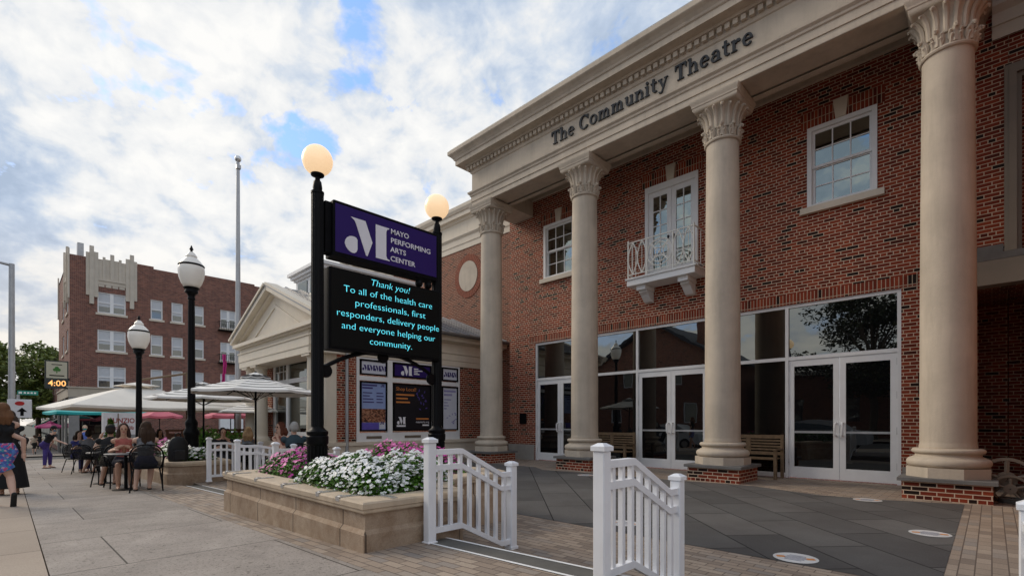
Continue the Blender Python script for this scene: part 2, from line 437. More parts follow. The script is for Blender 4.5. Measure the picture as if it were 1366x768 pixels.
# the slate field laid in the pavers
sl_pts = [(-0.29, 5.0), (-0.29, 9.86), (-1.45, 9.55), (-2.1, 9.5), (-3.3, 9.93), (-4.5, 9.80), (-7.2, 9.75), (-8.3, 9.6), (-8.9, 10.02), (-11.6, 10.02), (-11.6, 5.0)]
mb = MB(); mb.add([(x, y, zp(x, y) + .004) for x, y in sl_pts], [tuple(range(len(sl_pts)))])
setp(mb.build('slate_paving', slate), kind='structure')
mb = MB(); mb.quad((-0.285, 3.0, zp(0, 3) + .003), (9, 3.0, zp(0, 3) + .003), (9, 9.95, zp(0, 9.95) + .003), (-0.285, 9.95, zp(0, 9.95) + .003))
setp(mb.build('paver_walk', paver_x), kind='structure')
# steps down from the sidewalk at the two entries
stepm = plain('step_tread', (.115, .11, .10), 0.8, 0.1, 8, bmp=0.2)
stripe = plain('white_nosing', (.80, .80, .80), 0.5, 0.05, 12)
def steps(x0, x1):
    mb = MB()
    for i in range(4):
        a = x0 + (x1 - x0) * i / 4; b = x0 + (x1 - x0) * (i + 1) / 4
        za, zb = zs(a), zs(b)
        def slabq(ya, yb, d, m, lo=0.3):
            mb.add([(a, ya, za + d), (b, ya, zb + d), (b, yb, zb + d), (a, yb, za + d), (a, yb, za + d - lo), (b, yb, zb + d - lo)], [(0, 1, 2, 3), (3, 2, 5, 4)], m)
        slabq(2.58, 2.61, 0.004, 1); slabq(2.61, 2.81, 0.0, 0); slabq(2.81, 2.84, 0.004, 1, 0.12)
        slabq(2.84, 3.20, -0.13, 0, 0.4)
    o = mb.build('entry_steps', [stepm, stripe]); setp(o, kind='structure')
steps(-3.62, 0.12); steps(-12.1, -8.2)

# ------------------------------------------------------------------ theatre
T = thing('theatre_building', (-5.95, 12, 0), 'red brick theatre with four tall stone columns and a lettered entablature', 'theatre')
YW = 12.0
winA = (-10.29, -9.07, 5.80, 7.50); winB = (-2.84, -1.62, 5.80, 7.50); frd = (-6.69, -5.23, 4.99, 7.50)
sf = (-10.68, -1.25, 0.0, 3.80)
sold = [(-10.93, -1.0, 3.80, 4.02), (winA[0] - .12, winA[1] + .12, 7.5, 7.85), (winB[0] - .12, winB[1] + .12, 7.5, 7.85), (frd[0] - .12, frd[1] + .12, 7.5, 7.85)]
w = wall([winA, winB, frd, sf, (-.30, .20, -.15, 3.57)], -11.84, 0.20, -.15, 9.4, YW, 0.30, 'y', 1)
w.quad((-11.84, 12.3, -.15), (-11.84, 13.2, -.15), (-11.84, 13.2, 9.4), (-11.84, 12.3, 9.4))
w.build('wall', brick, T)
m = MB()
for a, b, c, d in sold: m.box(a, b, YW - .006, YW - .0005, c, d)
m.build('soldier_course', soldier, T)
m = MB().box(-11.86, -10.70, YW - .045, YW + .02, -.15, .50).build('stone_base', stone_gray, T)
MB().box(-1.23, -.31, YW - .045, YW + .02, -.15, .36).build('stone_base', stone_gray, T)

def sash(x0, x1, z0, z1, y, nx, nz, name='window', sill=True, keystone=True):
    o = MB()
    fw = .085
    for a, b, c, d in ((x0, x0 + fw, z0, z1), (x1 - fw, x1, z0, z1), (x0 + fw, x1 - fw, z1 - fw, z1), (x0 + fw, x1 - fw, z0, z0 + .05)):
        o.box(a, b, y - .035, y + .10, c, d)
    fr = o.build(name, white, T)
    i0, i1 = x0 + fw, x1 - fw; zb, zt = z0 + .05, z1 - fw; zm = (zb + zt) / 2
    s_ = MB()
    for (za, zc, yy) in ((zm, zt, y + .03), (zb, zm + .03, y + .065)):
        st = .05
        s_.box(i0, i0 + st, yy, yy + .035, za, zc).box(i1 - st, i1, yy, yy + .035, za, zc)
        s_.box(i0 + st, i1 - st, yy, yy + .035, za, za + st).box(i0 + st, i1 - st, yy, yy + .035, zc - st, zc)
        for k in range(1, nx):
            xx = i0 + st + (i1 - i0 - 2 * st) * k / nx; s_.box(xx - .011, xx + .011, yy + .004, yy + .030, za + st, zc - st)
        for k in range(1, nz):
            zz = za + st + (zc - za - 2 * st) * k / nz; s_.box(i0 + st, i1 - st, yy + .006, yy + .028, zz - .011, zz + .011)
    s_.build('sash', white, fr)
    g = MB().box(i0, i1, y + .052, y + .056, zm, zt).box(i0, i1, y + .086, y + .090, zb, zm)
    g.build('pane', glass_up, fr)
    if sill: MB().box(x0 - .12, x1 + .12, y - .10, y + .02, z0 - .13, z0 - .001).build('sill', stone_pale, fr)
    if keystone:
        c = (x0 + x1) / 2
        MB().prism([(c - .09, 7.502), (c + .09, 7.502), (c + .135, 7.90), (c - .135, 7.90)], 'xz', YW - .05, YW - .002).build('keystone', stone_pale, fr)
    return fr
sash(*winA, YW, 3, 2); sash(*winB, YW, 3, 2)
# french door above the balcony
o = MB(); x0, x1, z0, z1 = frd
for a, b, c, d in ((x0, x0 + .09, z0, z1), (x1 - .09, x1, z0, z1), (x0 + .09, x1 - .09, z1 - .16, z1)): o.box(a, b, YW - .035, YW + .1, c, d)
FD = o.build('balcony_door', white, T)
o = MB(); xm = (x0 + x1) / 2
for a, b in ((x0 + .09, xm - .004), (xm + .004, x1 - .09)):
    st = .12; zt = z1 - .16
    o.box(a, a + st, YW + .03, YW + .075, z0, zt).box(b - st, b, YW + .03, YW + .075, z0, zt)
    o.box(a + st, b - st, YW + .03, YW + .075, zt - .13, zt).box(a + st, b - st, YW + .03, YW + .075, z0, z0 + .28)
    o.box((a + b) / 2 - .012, (a + b) / 2 + .012, YW + .035, YW + .07, z0 + .28, zt - .13)
    for k in range(1, 5):
        zz = z0 + .28 + (zt - .13 - z0 - .28) * k / 5; o.box(a + st, b - st, YW + .037, YW + .068, zz - .012, zz + .012)
o.build('door_leaf', white, FD)
MB().box(x0 + .1, x1 - .1, YW + .052, YW + .058, z0 + .1, z1 - .2).build('pane', glass_up, FD)
for s_ in (-1, 1): MB().box(xm + s_ * .075 - .015, xm + s_ * .075 + .015, YW - .03, YW + .03, z0 + .98, z0 + 1.1).build('handle', iron, FD)
MB().prism([(xm - .09, 7.502), (xm + .09, 7.502), (xm + .135, 7.90), (xm - .135, 7.90)], 'xz', YW - .05, YW - .002).build('keystone', stone_pale, FD)

# storefront
XS = [-10.68, -8.67, -6.965, -5.0, -3.25, -1.25]
o = MB(); hw = .032; y0, y1 = YW + .03, YW + .13
for k, x in enumerate(XS):
    a, b = (x - hw, x + hw)
    if k == 0: a, b = x, x + .065
    if k == 5: a, b = x - .065, x
    o.box(a, b, y0, y1, 0, 3.8)
for k in range(5):
    a = XS[k] + (hw if k else .065); b = XS[k + 1] - (hw if k < 4 else .065)
    o.box(a, b, y0 + .002, y1 - .002, 3.73, 3.8)
    o.box(a, b, y0 + .002, y1 - .002, 2.58, 2.655)
    if k % 2: o.box(a, b, y0 + .002, y1 - .002, 0, .10)
SF = o.build('storefront_frame', white, T)
for k in range(5):
    a, b = XS[k] + .03, XS[k + 1] - .03
    MB().box(a, b, YW + .075, YW + .081, 2.65, 3.74).build('transom_pane', glass_mid, SF)
    if k % 2: MB().box(a, b, YW + .075, YW + .081, .09, 2.60).build('shop_pane', glass_low, SF)
def leaf(a, b, hs):
    o = MB(); z1 = 2.572; st = .105; y0, y1 = YW + .05, YW + .095
    o.box(a, a + st, y0, y1, .02, z1).box(b - st, b, y0, y1, .02, z1)
    o.box(a + st, b - st, y0 + .001, y1 - .001, z1 - .135, z1).box(a + st, b - st, y0 + .001, y1 - .001, .02, .255)
    d = o.build('door', white, T)
    MB().box(a + st, b - st, YW + .068, YW + .074, .25, z1 - .13).build('pane', glass_low, d)
    MB().box(a + st, b - st, YW + .052, YW + .066, .985, 1.03).build('push_bar', silver, d)
    h = (b - .05) if hs > 0 else (a + .05); s = -1 if hs > 0 else 1
    MB().tube([(h, y0, 1.20), (h, y0 - .09, 1.20), (h + s * .012, y0 - .11, 1.16), (h + s * .012, y0 - .11, .98), (h, y0 - .09, .94), (h, y0, .94)], .021, 8).build('handle', white, d, smooth=40)
    hx = a - .012 if hs > 0 else b - .010
    o = MB()
    for z in (.35, 1.05, 1.75, 2.4): o.box(hx, hx + .022, y0 - .008, y0 - .001, z - .07, z + .07)
    o.build('hinge', steel, d)
for k in (0, 2, 4):
    a = XS[k] + (.036 if k else .068); b = XS[k + 1] - (.036 if k < 4 else .068); c = (a + b) / 2
    leaf(a, c - .006, 1); leaf(c + .006, b, -1)

# entablature over the columns
EL, ER, EY = -11.62, -0.10, 10.10
prof = [(0, 7.95), (0, 8.09), (.022, 8.09), (.022, 8.24), (.05, 8.26), (.055, 8.30), (.10, 8.34), (.105, 8.385), (.0, 8.40), (0, 8.95), (.03, 8.97), (.05, 9.02), (.055, 9.15), (.15, 9.17), (.17, 9.215), (.37, 9.225), (.37, 9.355), (.40, 9.375), (.42, 9.42), (.47, 9.475), (.53, 9.52), (.545, 9.54), (.545, 9.64), (.52, 9.66)]
E = sweep3(prof, EL, ER, EY, 12.0).build('entablature', stone, T)
o = MB(); n = int((ER - EL + .2) / .155)
for i in range(n):
    x = EL - .10 + i * .155
    if i == 0: d0 = o.box(x, x + .095, EY - .135, EY - .056, 9.045, 9.148).build('dentil', stone, E)
    else: d_ = d0.copy(); COL.objects.link(d_); d_.location.x += i * .155
MB().box(EL - .50, ER + .50, EY - .50, 12.0, 9.665, 9.70).build('roof_edge', silver, T)
o = MB()
o.box(EL, ER, EY + .005, 10.24, 7.942, 7.952).box(EL, ER, 10.78, 10.92, 7.942, 7.952)
for xc in (-11.19, -7.63, -4.07, -.51):
    pass
o.box(EL, ER, 10.24, 10.78, 7.985, 8.0)
o.quad((EL, 10.92, 7.942), (ER, 10.92, 7.942), (ER, 10.92, 8.72), (EL, 10.92, 8.72))
o.box(EL, ER, 10.92, 11.985, 8.70, 8.74)
o.box(EL, -10.76, 10.92, 11.99, 7.945, 8.69).box(-.95, ER, 10.92, 11.99, 7.945, 8.69)
o.box(-10.76, -.95, 11.80, 11.988, 8.52, 8.69).box(-10.76, -.95, 11.90, 11.987, 8.42, 8.52)
o.box(-10.76, -.95, 10.92, 11.02, 8.10, 8.16)
o.build('portico_soffit', stone, T)

# serif lettering, one glyph at a time (unit = cap height)
def ringpoly(cx, cz, rx, rz, a0, a1, thick, thin, n=18):
    o, i = [], []
    for k in range(n + 1):
        a = R(a0 + (a1 - a0) * k / n); c, s = math.cos(a), math.sin(a)
        o.append((cx + rx * c, cz + rz * s)); i.append((cx + (rx - thick) * c, cz + (rz - thin) * s))
    return ('ring', o, i)
def rc(x0, z0, x1, z1): return ('poly', [(x0, z0), (x1, z0), (x1, z1), (x0, z1)])
def pl(*p): return ('poly', list(p))
G = {
 'T': (.86, [rc(.33, .05, .53, .95), rc(.04, .88, .82, 1.0), pl((.04, .90), (.04, .66), (.09, .66), (.18, .90)), pl((.82, .90), (.82, .66), (.77, .66), (.68, .90)), rc(.20, 0, .66, .065)]),
 'h': (.76, [rc(.09, .04, .25, 1.0), rc(.0, .94, .25, 1.0), rc(.0, 0, .33, .06), ringpoly(.40, .40, .24, .29, 0, 165, .155, .10), rc(.485, .04, .64, .41), rc(.41, 0, .72, .06)]),
 'e': (.66, [ringpoly(.32, .345, .30, .36, 0, 322, .16, .085, 30), rc(.14, .335, .60, .41)]),
 'C': (.94, [ringpoly(.48, .50, .46, .53, 40, 322, .20, .09, 30), pl((.74, .98), (.85, .98), (.85, .66), (.79, .66))]),
 'o': (.74, [ringpoly(.35, .345, .34, .36, 0, 360, .165, .08, 36)]),
 'm': (1.10, [rc(.09, .04, .25, .68), rc(.0, .62, .25, .68), rc(.0, 0, .33, .06), ringpoly(.37, .40, .22, .29, 0, 165, .15, .10), rc(.44, .04, .59, .41), rc(.38, 0, .66, .06), ringpoly(.71, .40, .22, .29, 0, 165, .15, .10), rc(.78, .04, .93, .41), rc(.71, 0, 1.02, .06)]),
 'u': (.76, [rc(.09, .27, .25, .68), rc(.0, .62, .25, .68), ringpoly(.34, .28, .25, .29, 180, 345, .155, .10), rc(.47, .04, .63, .68), rc(.38, .62, .63, .68), rc(.47, 0, .72, .06)]),
 'n': (.76, [rc(.09, .04, .25, .68), rc(.0, .62, .25, .68), rc(.0, 0, .33, .06), ringpoly(.40, .40, .24, .29, 0, 165, .155, .10), rc(.485, .04, .64, .41), rc(.41, 0, .72, .06)]),
 'i': (.40, [rc(.09, .04, .25, .68), rc(.0, .62, .25, .68), rc(.0, 0, .34, .06), ringpoly(.165, .87, .10, .10, 0, 360, .0999, .0999, 16)]),
 't': (.50, [rc(.12, .16, .28, .92), rc(.0, .60, .44, .68), ringpoly(.32, .19, .20, .20, 180, 320, .155, .09)]),
 'y': (.74, [pl((.06, .64), (.23, .64), (.44, .05), (.34, .0)), rc(.0, .62, .31, .68), pl((.56, .64), (.64, .64), (.36, -.10), (.27, -.10)), rc(.46, .62, .72, .68), ringpoly(.20, -.12, .16, .14, 190, 380, .09, .09)]),
 'a': (.68, [ringpoly(.30, .43, .26, .27, 20, 160, .14, .085), rc(.42, .10, .57, .47), ringpoly(.29, .20, .27, .22, 40, 330, .15, .08), rc(.45, 0, .66, .07)]),
 'r': (.60, [rc(.09, .04, .25, .68), rc(.0, .62, .25, .68), rc(.0, 0, .36, .06), ringpoly(.40, .41, .19, .28, 70, 165, .12, .12), ringpoly(.46, .58, .09, .09, 0, 360, .0899, .0899, 14)]),
}
def lettering(text, x0, width, z0, h, y, name, mat, parent, sp=.40):
    adv = sum(G[c][0] + .04 if c != ' ' else sp for c in text)
    s = width / adv; mb = MB(); x = x0; k = 0
    for c in text:
        if c == ' ': x += sp * s; continue
        for g in G[c][1]:
            k += 1; d = .034 + .0012 * (k % 9)
            if g[0] == 'poly': mb.prism([(x + u * s, z0 + v * h) for u, v in g[1]], 'xz', y - d, y)
            else:
                O = [(x + u * s, z0 + v * h) for u, v in g[1]]; I = [(x + u * s, z0 + v * h) for u, v in g[2]]
                n = len(O); vs = [(u, y - d, v) for u, v in O] + [(u, y - d, v) for u, v in I] + [(u, y, v) for u, v in O] + [(u, y, v) for u, v in I]
                fs = []
                for i in range(n - 1):
                    fs += [(i, i + 1, n + i + 1, n + i), (i, i + 1, 2 * n + i + 1, 2 * n + i), (n + i, n + i + 1, 3 * n + i + 1, 3 * n + i)]
                fs += [(0, n, 3 * n, 2 * n), (n - 1, 2 * n - 1, 4 * n - 1, 3 * n - 1)]
                mb.add(vs, fs)
        x += (G[c][0] + .04) * s
    return mb.build(name, mat, parent)
lettering('The Community Theatre', -8.39, 5.10, 8.575, .335, EY, 'lettering', darkgrey, T)

# columns
CX, CYC = -.51, 10.525
def make_column():
    prof = [(.358, .80), (.362, .83), (.350, .87)]
    for k in range(13):
        t = k / 12; r = .350 - .030 * (t ** 1.8); prof.append((r, .90 + t * (7.05 - .90)))
    c = MB().lathe(prof, CX, CYC, 48).build('column', stone, T, smooth=40)
    b = MB()
    b.lathe([(.545, .345), (.545, .50)], CX, CYC, 8, a0=R(22.5))
    tor = [(.40, .502), (.505, .502)]
    for k in range(9): a = R(-90 + 22.5 * k); tor.append((.46 + .062 * math.cos(a), .575 + .07 * math.sin(a)))
    tor += [(.455, .655), (.41, .675), (.405, .70), (.42, .715)]
    for k in range(7): a = R(-90 + 30 * k); tor.append((.415 + .04 * math.cos(a), .757 + .04 * math.sin(a)))
    tor += [(.37, .80), (.30, .802)]
    b.lathe(tor, CX, CYC, 48); b.build('base', stone, c, smooth=35)
    MB().box(CX - .525, CX + .525, CYC - .525, CYC + .525, -.12, .285).build('plinth', brick, c)
    MB().bbox(CX - .585, CX + .585, CYC - .585, CYC + .585, .286, .345, .008).build('plinth_cap', bluestone, c)
    o = MB()
    o.lathe([(.318, 7.03), (.35, 7.04), (.362, 7.065), (.35, 7.09), (.322, 7.10)], CX, CYC, 48)
    o.lathe([(.315, 7.10), (.318, 7.35), (.33, 7.50), (.365, 7.60), (.43, 7.68), (.47, 7.70)], CX, CYC, 48)
    # upper tier: tall tongues flaring outwards; lower tier: lobed leaves that curl over
    for k in range(18):
        a = 2 * math.pi * (k + .5) / 18; ca, sa = math.cos(a), math.sin(a)
        pts, rs = [], []
        for r, z, w_ in ((.325, 7.28, .030), (.332, 7.45, .036), (.352, 7.55, .040), (.40, 7.64, .042), (.46, 7.685, .038), (.495, 7.665, .020), (.49, 7.635, .008)):
            pts.append((CX + r * ca, CYC + r * sa, z)); rs.append(w_)
        o.tube(pts, rs, 7)
    for k in range(10):
        a = 2 * math.pi * k / 10; ca, sa = math.cos(a), math.sin(a); tx, ty = -sa, ca
        for off, wd, top in ((0, .045, 7.335), (-.065, .028, 7.27), (.065, .028, 7.27), (-.05, .026, 7.20), (.05, .026, 7.20)):
            pts, rs = [], []
            for q, (r, z) in enumerate(((.325, 7.10), (.332, top - .10), (.345, top - .03), (.385, top), (.41, top - .02), (.405, top - .05))):
                if off and q > 3: continue
                pts.append((CX + r * ca + off * tx * (1 if q else .3), CYC + r * sa + off * ty * (1 if q else .3), z)); rs.append(wd * (1 if q < 3 else .75 if q < 5 else .4))
            o.tube(pts, rs, 6)
    # abacus
    pr = [(.40, 7.705), (.43, 7.72), (.455, 7.76), (.455, 7.80), (.47, 7.815), (.47, 7.86), (.50, 7.90), (.505, 7.94)]
    vs = []
    for p, z in pr: vs += [(CX - p, CYC - p, z), (CX + p, CYC - p, z), (CX + p, CYC + p, z), (CX - p, CYC + p, z)]
    fs = [(0, 1, 2, 3), tuple(range(28, 32))]
    for i in range(len(pr) - 1):
        for j in range(4): fs.append((i * 4 + j, i * 4 + (j + 1) % 4, i * 4 + 4 + (j + 1) % 4, i * 4 + 4 + j))
    o.add(vs, fs)
    o.build('capital', stone, c, smooth=40)
    return c
col0 = make_column()
for k in (1, 2, 3):
    c = copy_tree(col0, T); c.location.x -= 3.56 * k

# balcony
Bx0, Bx1, By = -6.90, -5.06, 11.40
B = MB().box(Bx0, Bx1, By, 11.995, 4.80, 4.955).box(Bx0 - .035, Bx1 + .035, By - .035, 11.994, 4.956, 4.99).build('balcony', white, T)
for xc in (-6.55, -5.41):
    o = MB()
    o.box(xc - .13, xc + .13, By + .10, 11.993, 4.68, 4.798)
    o.prism([(By + .22, 4.678), (11.99, 4.678), (11.99, 4.40), (11.88, 4.42), (11.78, 4.50), (11.70, 4.58), (11.60, 4.63)], 'yz', xc - .11, xc + .11)
    o.build('bracket', white, B)
ivory = plain('ivory_iron', (.80, .78, .72), 0.45, 0.06, 20)
o = MB(); rr = .015
zt, zb = 5.93, 5.09
xa, xb = Bx0 + .03, Bx1 - .03; x1_, x2_ = xa + (xb - xa) * .30, xa + (xb - xa) * .70
yf = By + .02
for x in (xa, x1_, x2_, xb): o.box(x - .016, x + .016, yf - .016, yf + .016, 4.99, zt + (.06 if x in (xa, xb) else 0))
o.box(xa, xb, yf - .015, yf + .015, zt - .012, zt + .012).box(xa, xb, yf - .013, yf + .013, zb - .011, zb + .011)
for x in (xa, xb):
    o.box(x - .013, x + .013, yf, 11.98, zt - .012, zt + .012).box(x - .012, x + .012, yf, 11.98, zb - .011, zb + .011)
    for yy in (yf + .19, yf + .38): o.tube([(x, yy, zb), (x, yy, zt)], .010, 6)
def lens(xl, xr, n=12):
    for sgn in (1, -1):
        pts = []
        for k in range(n + 1):
            t = k / n; pts.append(((xl + xr) / 2 + sgn * (xr - xl) / 2 * math.sin(math.pi * t), yf, zb + (zt - zb) * t))
        o.tube(pts, rr, 6)
for a, b in ((xa, x1_), (x2_, xb)):
    mdl = (a + b) / 2; lens(a, mdl); lens(mdl, b)
    for x in (mdl,): o.sphere((x, yf, (zt + zb) / 2), .022, 8, 6)
    for q in (a + (b - a) * .25, a + (b - a) * .75): o.tube([(q, yf, zb), (q, yf, zt)], .007, 6)
cxm, czm, cr = (x1_ + x2_) / 2, (zt + zb) / 2, min((x2_ - x1_), (zt - zb)) / 2 - .02
def circ(cx, cz, r, n=28, a0=0, a1=360):
    pts = [(cx + r * math.cos(R(a0 + (a1 - a0) * k / n)), yf, cz + r * math.sin(R(a0 + (a1 - a0) * k / n))) for k in range(n + (0 if a1 - a0 == 360 else 1))]
    o.tube(pts, rr, 6, closed=(a1 - a0 == 360), caps=False)
circ(cxm, czm, cr); circ(cxm, czm, cr * .72)
for a in (45, 135): 
    d = cr * 1.25; o.tube([(cxm - d * math.cos(R(a)), yf, czm - d * math.sin(R(a))), (cxm + d * math.cos(R(a)), yf, czm + d * math.sin(R(a)))], .009, 6)
for a in (0, 90, 180, 270): circ(cxm + cr * math.cos(R(a)), czm + cr * math.sin(R(a)), cr * .70, 14, a + 112, a + 248)
for a in (0, 90, 180, 270): o.sphere((cxm + cr * .72 * math.cos(R(a)), yf, czm + cr * .72 * math.sin(R(a))), .026, 8, 6)
o.sphere((cxm, yf, czm), .035, 8, 6)
o.build('railing', ivory, B, smooth=45)

# wing to the left, set back
YV = 12.8
wl = wall([], -26, -11.80, -.6, 8.2, YV, 0.3, 'y', 1).build('wing_wall', brick_wing, T)
vprof = [(.02, 8.2), (.02, 8.42), (.045, 8.43), (.045, 8.66), (.07, 8.68), (.12, 8.74), (.12, 8.78), (.0, 8.79), (0, 9.34), (.05, 9.36), (.08, 9.44), (.20, 9.46), (.20, 9.62), (.24, 9.64), (.30, 9.74), (.31, 9.86)]
o = MB(); vs = []
for p, z in vprof: vs += [(-26, YV - p, z), (-11.80, YV - p, z)]
vs += [(-26, YV + .6, 9.86), (-11.8, YV + .6, 9.86)]
o.add(vs, [(2 * i, 2 * i + 1, 2 * i + 3, 2 * i + 2) for i in range(len(vprof))])
o.quad((-26, YV + .6, 9.86), (-11.8, YV + .6, 9.86), (-11.8, YV + .6, 8.2), (-26, YV + .6, 8.2))
for x in (-13.4, -15.0, -16.6, -18.2): o.box(x - .006, x + .006, YV - .004, YV + .01, 8.80, 9.33)
o.build('wing_entablature', stone_pale, T)
o = MB(); n = 40
ov = (-14.95, 7.06)
vs = [(ov[0] + .56 * math.cos(2 * math.pi * k / n), YV - .03, ov[1] + .60 * math.sin(2 * math.pi * k / n)) for k in range(n)]
o.add(vs + [(x, YV, z) for x, y, z in vs], [tuple(range(n))] + [(k, (k + 1) % n, n + (k + 1) % n, n + k) for k in range(n)])
med = o.build('oval_medallion', stone, T)
o = MB()
for k in range(44):
    a = 2 * math.pi * k / 44; b = a + 2 * math.pi / 44 * .86
    q = [(ov[0] + r * math.cos(t), ov[1] + r * 1.05 * math.sin(t)) for r, t in ((.58, a), (.82, a), (.82, b), (.58, b))]
    o.prism(q, 'xz', YV - .02, YV - .001)
o.build('brick_ring', plain('ring_brick', (.25, .08, .047), .8, .3, 9), med)
# wing to the right, beyond the last column, and an added block shading it
o = MB(); vs = []
rprof = [(.02, 7.83), (.02, 8.05), (.045, 8.06), (.045, 8.26), (.12, 8.36), (.12, 8.40), (0, 8.41), (0, 8.95), (.08, 9.0), (.30, 9.1), (.34, 9.4), (.0, 9.45)]
for p, z in rprof: vs += [(.0, YW - .05 - p, z), (.775, YW - .05 - p, z)]
o.add(vs, [(2 * i, 2 * i + 1, 2 * i + 3, 2 * i + 2) for i in range(len(rprof) - 1)])
o.build('wing_entablature', stone_pale, T)
wall([(.20, 2.6, 4.15, 7.15)], .35, 5.0, 3.9, 7.83, YW, 0.5, 'y', 1) if False else None
rw = wall([(.40, .77, 3.8, 7.2), (.204, .77, -.15, 3.57)], .204, .78, -.15, 9.4, YW + .002, 0.45, 'y', 1)
rw.quad((.78, 6.8, -.15), (.78, 12.0, -.15), (.78, 12.0, 9.4), (.78, 6.8, 9.4)); rw.quad((.78, 6.8, -.15), (8.0, 6.8, -.15), (8.0, 6.8, 9.4), (.78, 6.8, 9.4))  # forward block is added out of view to keep light off the corner
rw.quad((.78, 6.8, 9.39), (8.0, 6.8, 9.39), (8.0, 12.4, 9.39), (.78, 12.4, 9.39))
rw.quad((-.6, 13.9, -.15), (1.5, 13.9, -.15), (1.5, 13.9, 3.6), (-.6, 13.9, 3.6)); rw.quad((-.31, 12.31, -.15), (-.31, 13.9, -.15), (-.31, 13.9, 3.6), (-.31, 12.31, 3.6))
rw.quad((.78, 12.01, -.15), (.78, 13.9, -.15), (.78, 13.9, 3.6), (.78, 12.01, 3.6)); rw.quad((-.6, 12.31, 3.575), (1.5, 12.31, 3.575), (1.5, 13.9, 3.575), (-.6, 13.9, 3.575))
rw.build('wing_wall', brick, T)
o = MB()
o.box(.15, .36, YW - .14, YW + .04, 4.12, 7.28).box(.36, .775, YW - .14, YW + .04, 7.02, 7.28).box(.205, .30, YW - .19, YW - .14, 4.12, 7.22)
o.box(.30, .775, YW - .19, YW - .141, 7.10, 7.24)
shaded_cream = plain('shaded_cream_paint', (.24, .205, .165), .6, .08, 2)  # cream trim with the shade of an unseen overhang put into its colour
BW = o.build('bay_window', shaded_cream, T)
MB().box(.37, .765, YW + .30, YW + .31, 3.9, 7.02).build('pane', glass_low, BW)
MB().prism([(.42, 6.0), (.52, 6.02), (.77, 5.1), (.67, 5.1)], 'xz', YW - .10, YW + .05).build('brace', shaded_cream, BW)
MB().box(-.30, .775, YW - .20, YW - .002, 4.0, 4.115).box(-.30, .14, YW - .12, YW - .003, 4.115, 4.27).build('sill', bluestone, BW)
MB().box(-.55, .775, YW - .30, YW - .004, 3.56, 3.80).box(-.55, .775, YW - .22, YW - .003, 3.80, 3.99).build('beam', shaded_cream, BW)
# small things on the walls: plaque by the left doors, sensor by the right column
MB().bbox(-11.33, -11.05, YW - .05, YW - .001, 1.18, 1.52, .006).build('wall_plaque', blackm, T)
MB().bbox(-.99, -.87, YW - .07, YW - .001, 1.75, 2.15, .01).build('door_opener', blackm, T)
MB().box(.74, 8.0, 6.74, 6.798, -.15, .55).build('stone_base', stone_gray, T)  # base course of the added shading block
MB().box(.70, 8.0, 6.60, 6.798, 8.2, 9.5).build('added_block_cornice', stone_pale, T)  # cornice trim on the added shading block
# ------------------------------------------------------------------ text from the built-in font, turned into mesh
def textmesh(txt, size, mt, depth=0.004, shear=0.0, width=None, bold=0.0, align='LEFT', spacing=1.0):
    cu = bpy.data.curves.new('t', 'FONT'); cu.body = txt; cu.size = size; cu.extrude = depth; cu.shear = shear
    cu.offset = bold; cu.align_x = align; cu.space_character = spacing; cu.resolution_u = 3
    ob = bpy.data.objects.new('t', cu); COL.objects.link(ob)
    dg = bpy.context.evaluated_depsgraph_get(); me = bpy.data.meshes.new_from_object(ob.evaluated_get(dg))
    bpy.data.objects.remove(ob); bpy.data.curves.remove(cu)
    mb = MB()
    sx = 1.0
    if me.vertices and width:
        xs_ = [v.co.x for v in me.vertices]; sx = width / (max(xs_) - min(xs_))
    mb.add([mt @ Vector((v.co.x * sx, v.co.y, v.co.z)) for v in me.vertices], [tuple(p.vertices) for p in me.polygons])
    bpy.data.meshes.remove(me)
    return mb
def onX(x, y, z):   # text frame on a plane facing +x, reading towards +y
    return Matrix(((0, 0, 1, x), (1, 0, 0, y), (0, 1, 0, z), (0, 0, 0, 1)))
def onnY(x, y, z):  # on a plane facing -y, reading towards +x
    return Matrix(((1, 0, 0, x), (0, 0, -1, y), (0, 1, 0, z), (0, 0, 0, 1)))
def merge(*ms):
    o = MB()
    for m_ in ms: o.xf(m_, Matrix.Identity(4))
    return o

# ------------------------------------------------------------------ box office pavilion beside the theatre
AX = -13.05
A = thing('box_office', (-15.9, 9, -.1), 'low cream and brick pavilion with a pediment and poster windows beside the theatre', 'box office')
AXL = -18.75
holes = [(6.95, 10.75, .66, 3.10)]
w = wall(holes, 6.10, 12.78, -.2, 3.35, AX, .12, 'x', -1)
ww = wall([(-17.85, -14.9, .5, 3.34)], AXL, AX - .004, -.25, 3.35, 6.35, .15, 'y', 1)
merge(w, ww).build('wall', brick, A)
MB().box(AX - .02, AX + .07, 6.02, 12.78, -.2, .56).box(AX - .02, AX + .12, 6.0, 12.78, .561, .66).build('stone_base', stone_pale, A)
MB().box(AX - .25, AX + .045, 6.04, 6.34, .662, 3.2).build('corner_pilaster', cream, A)
# side entablature and eave
o = MB(); pr = [(.03, 3.12), (.03, 3.30), (.05, 3.31), (.05, 3.50), (.09, 3.54), (.09, 3.58), (.02, 3.59), (.02, 3.86), (.12, 3.90), (.30, 3.92), (.30, 4.02), (.38, 4.12), (.40, 4.14)]
vs = []
for p, z in pr: vs += [(AX + p, 5.56, z), (AX + p, 12.78, z)]
o.add(vs, [(2 * i, 2 * i + 1, 2 * i + 3, 2 * i + 2) for i in range(len(pr) - 1)])
o.build('eave', cream, A)
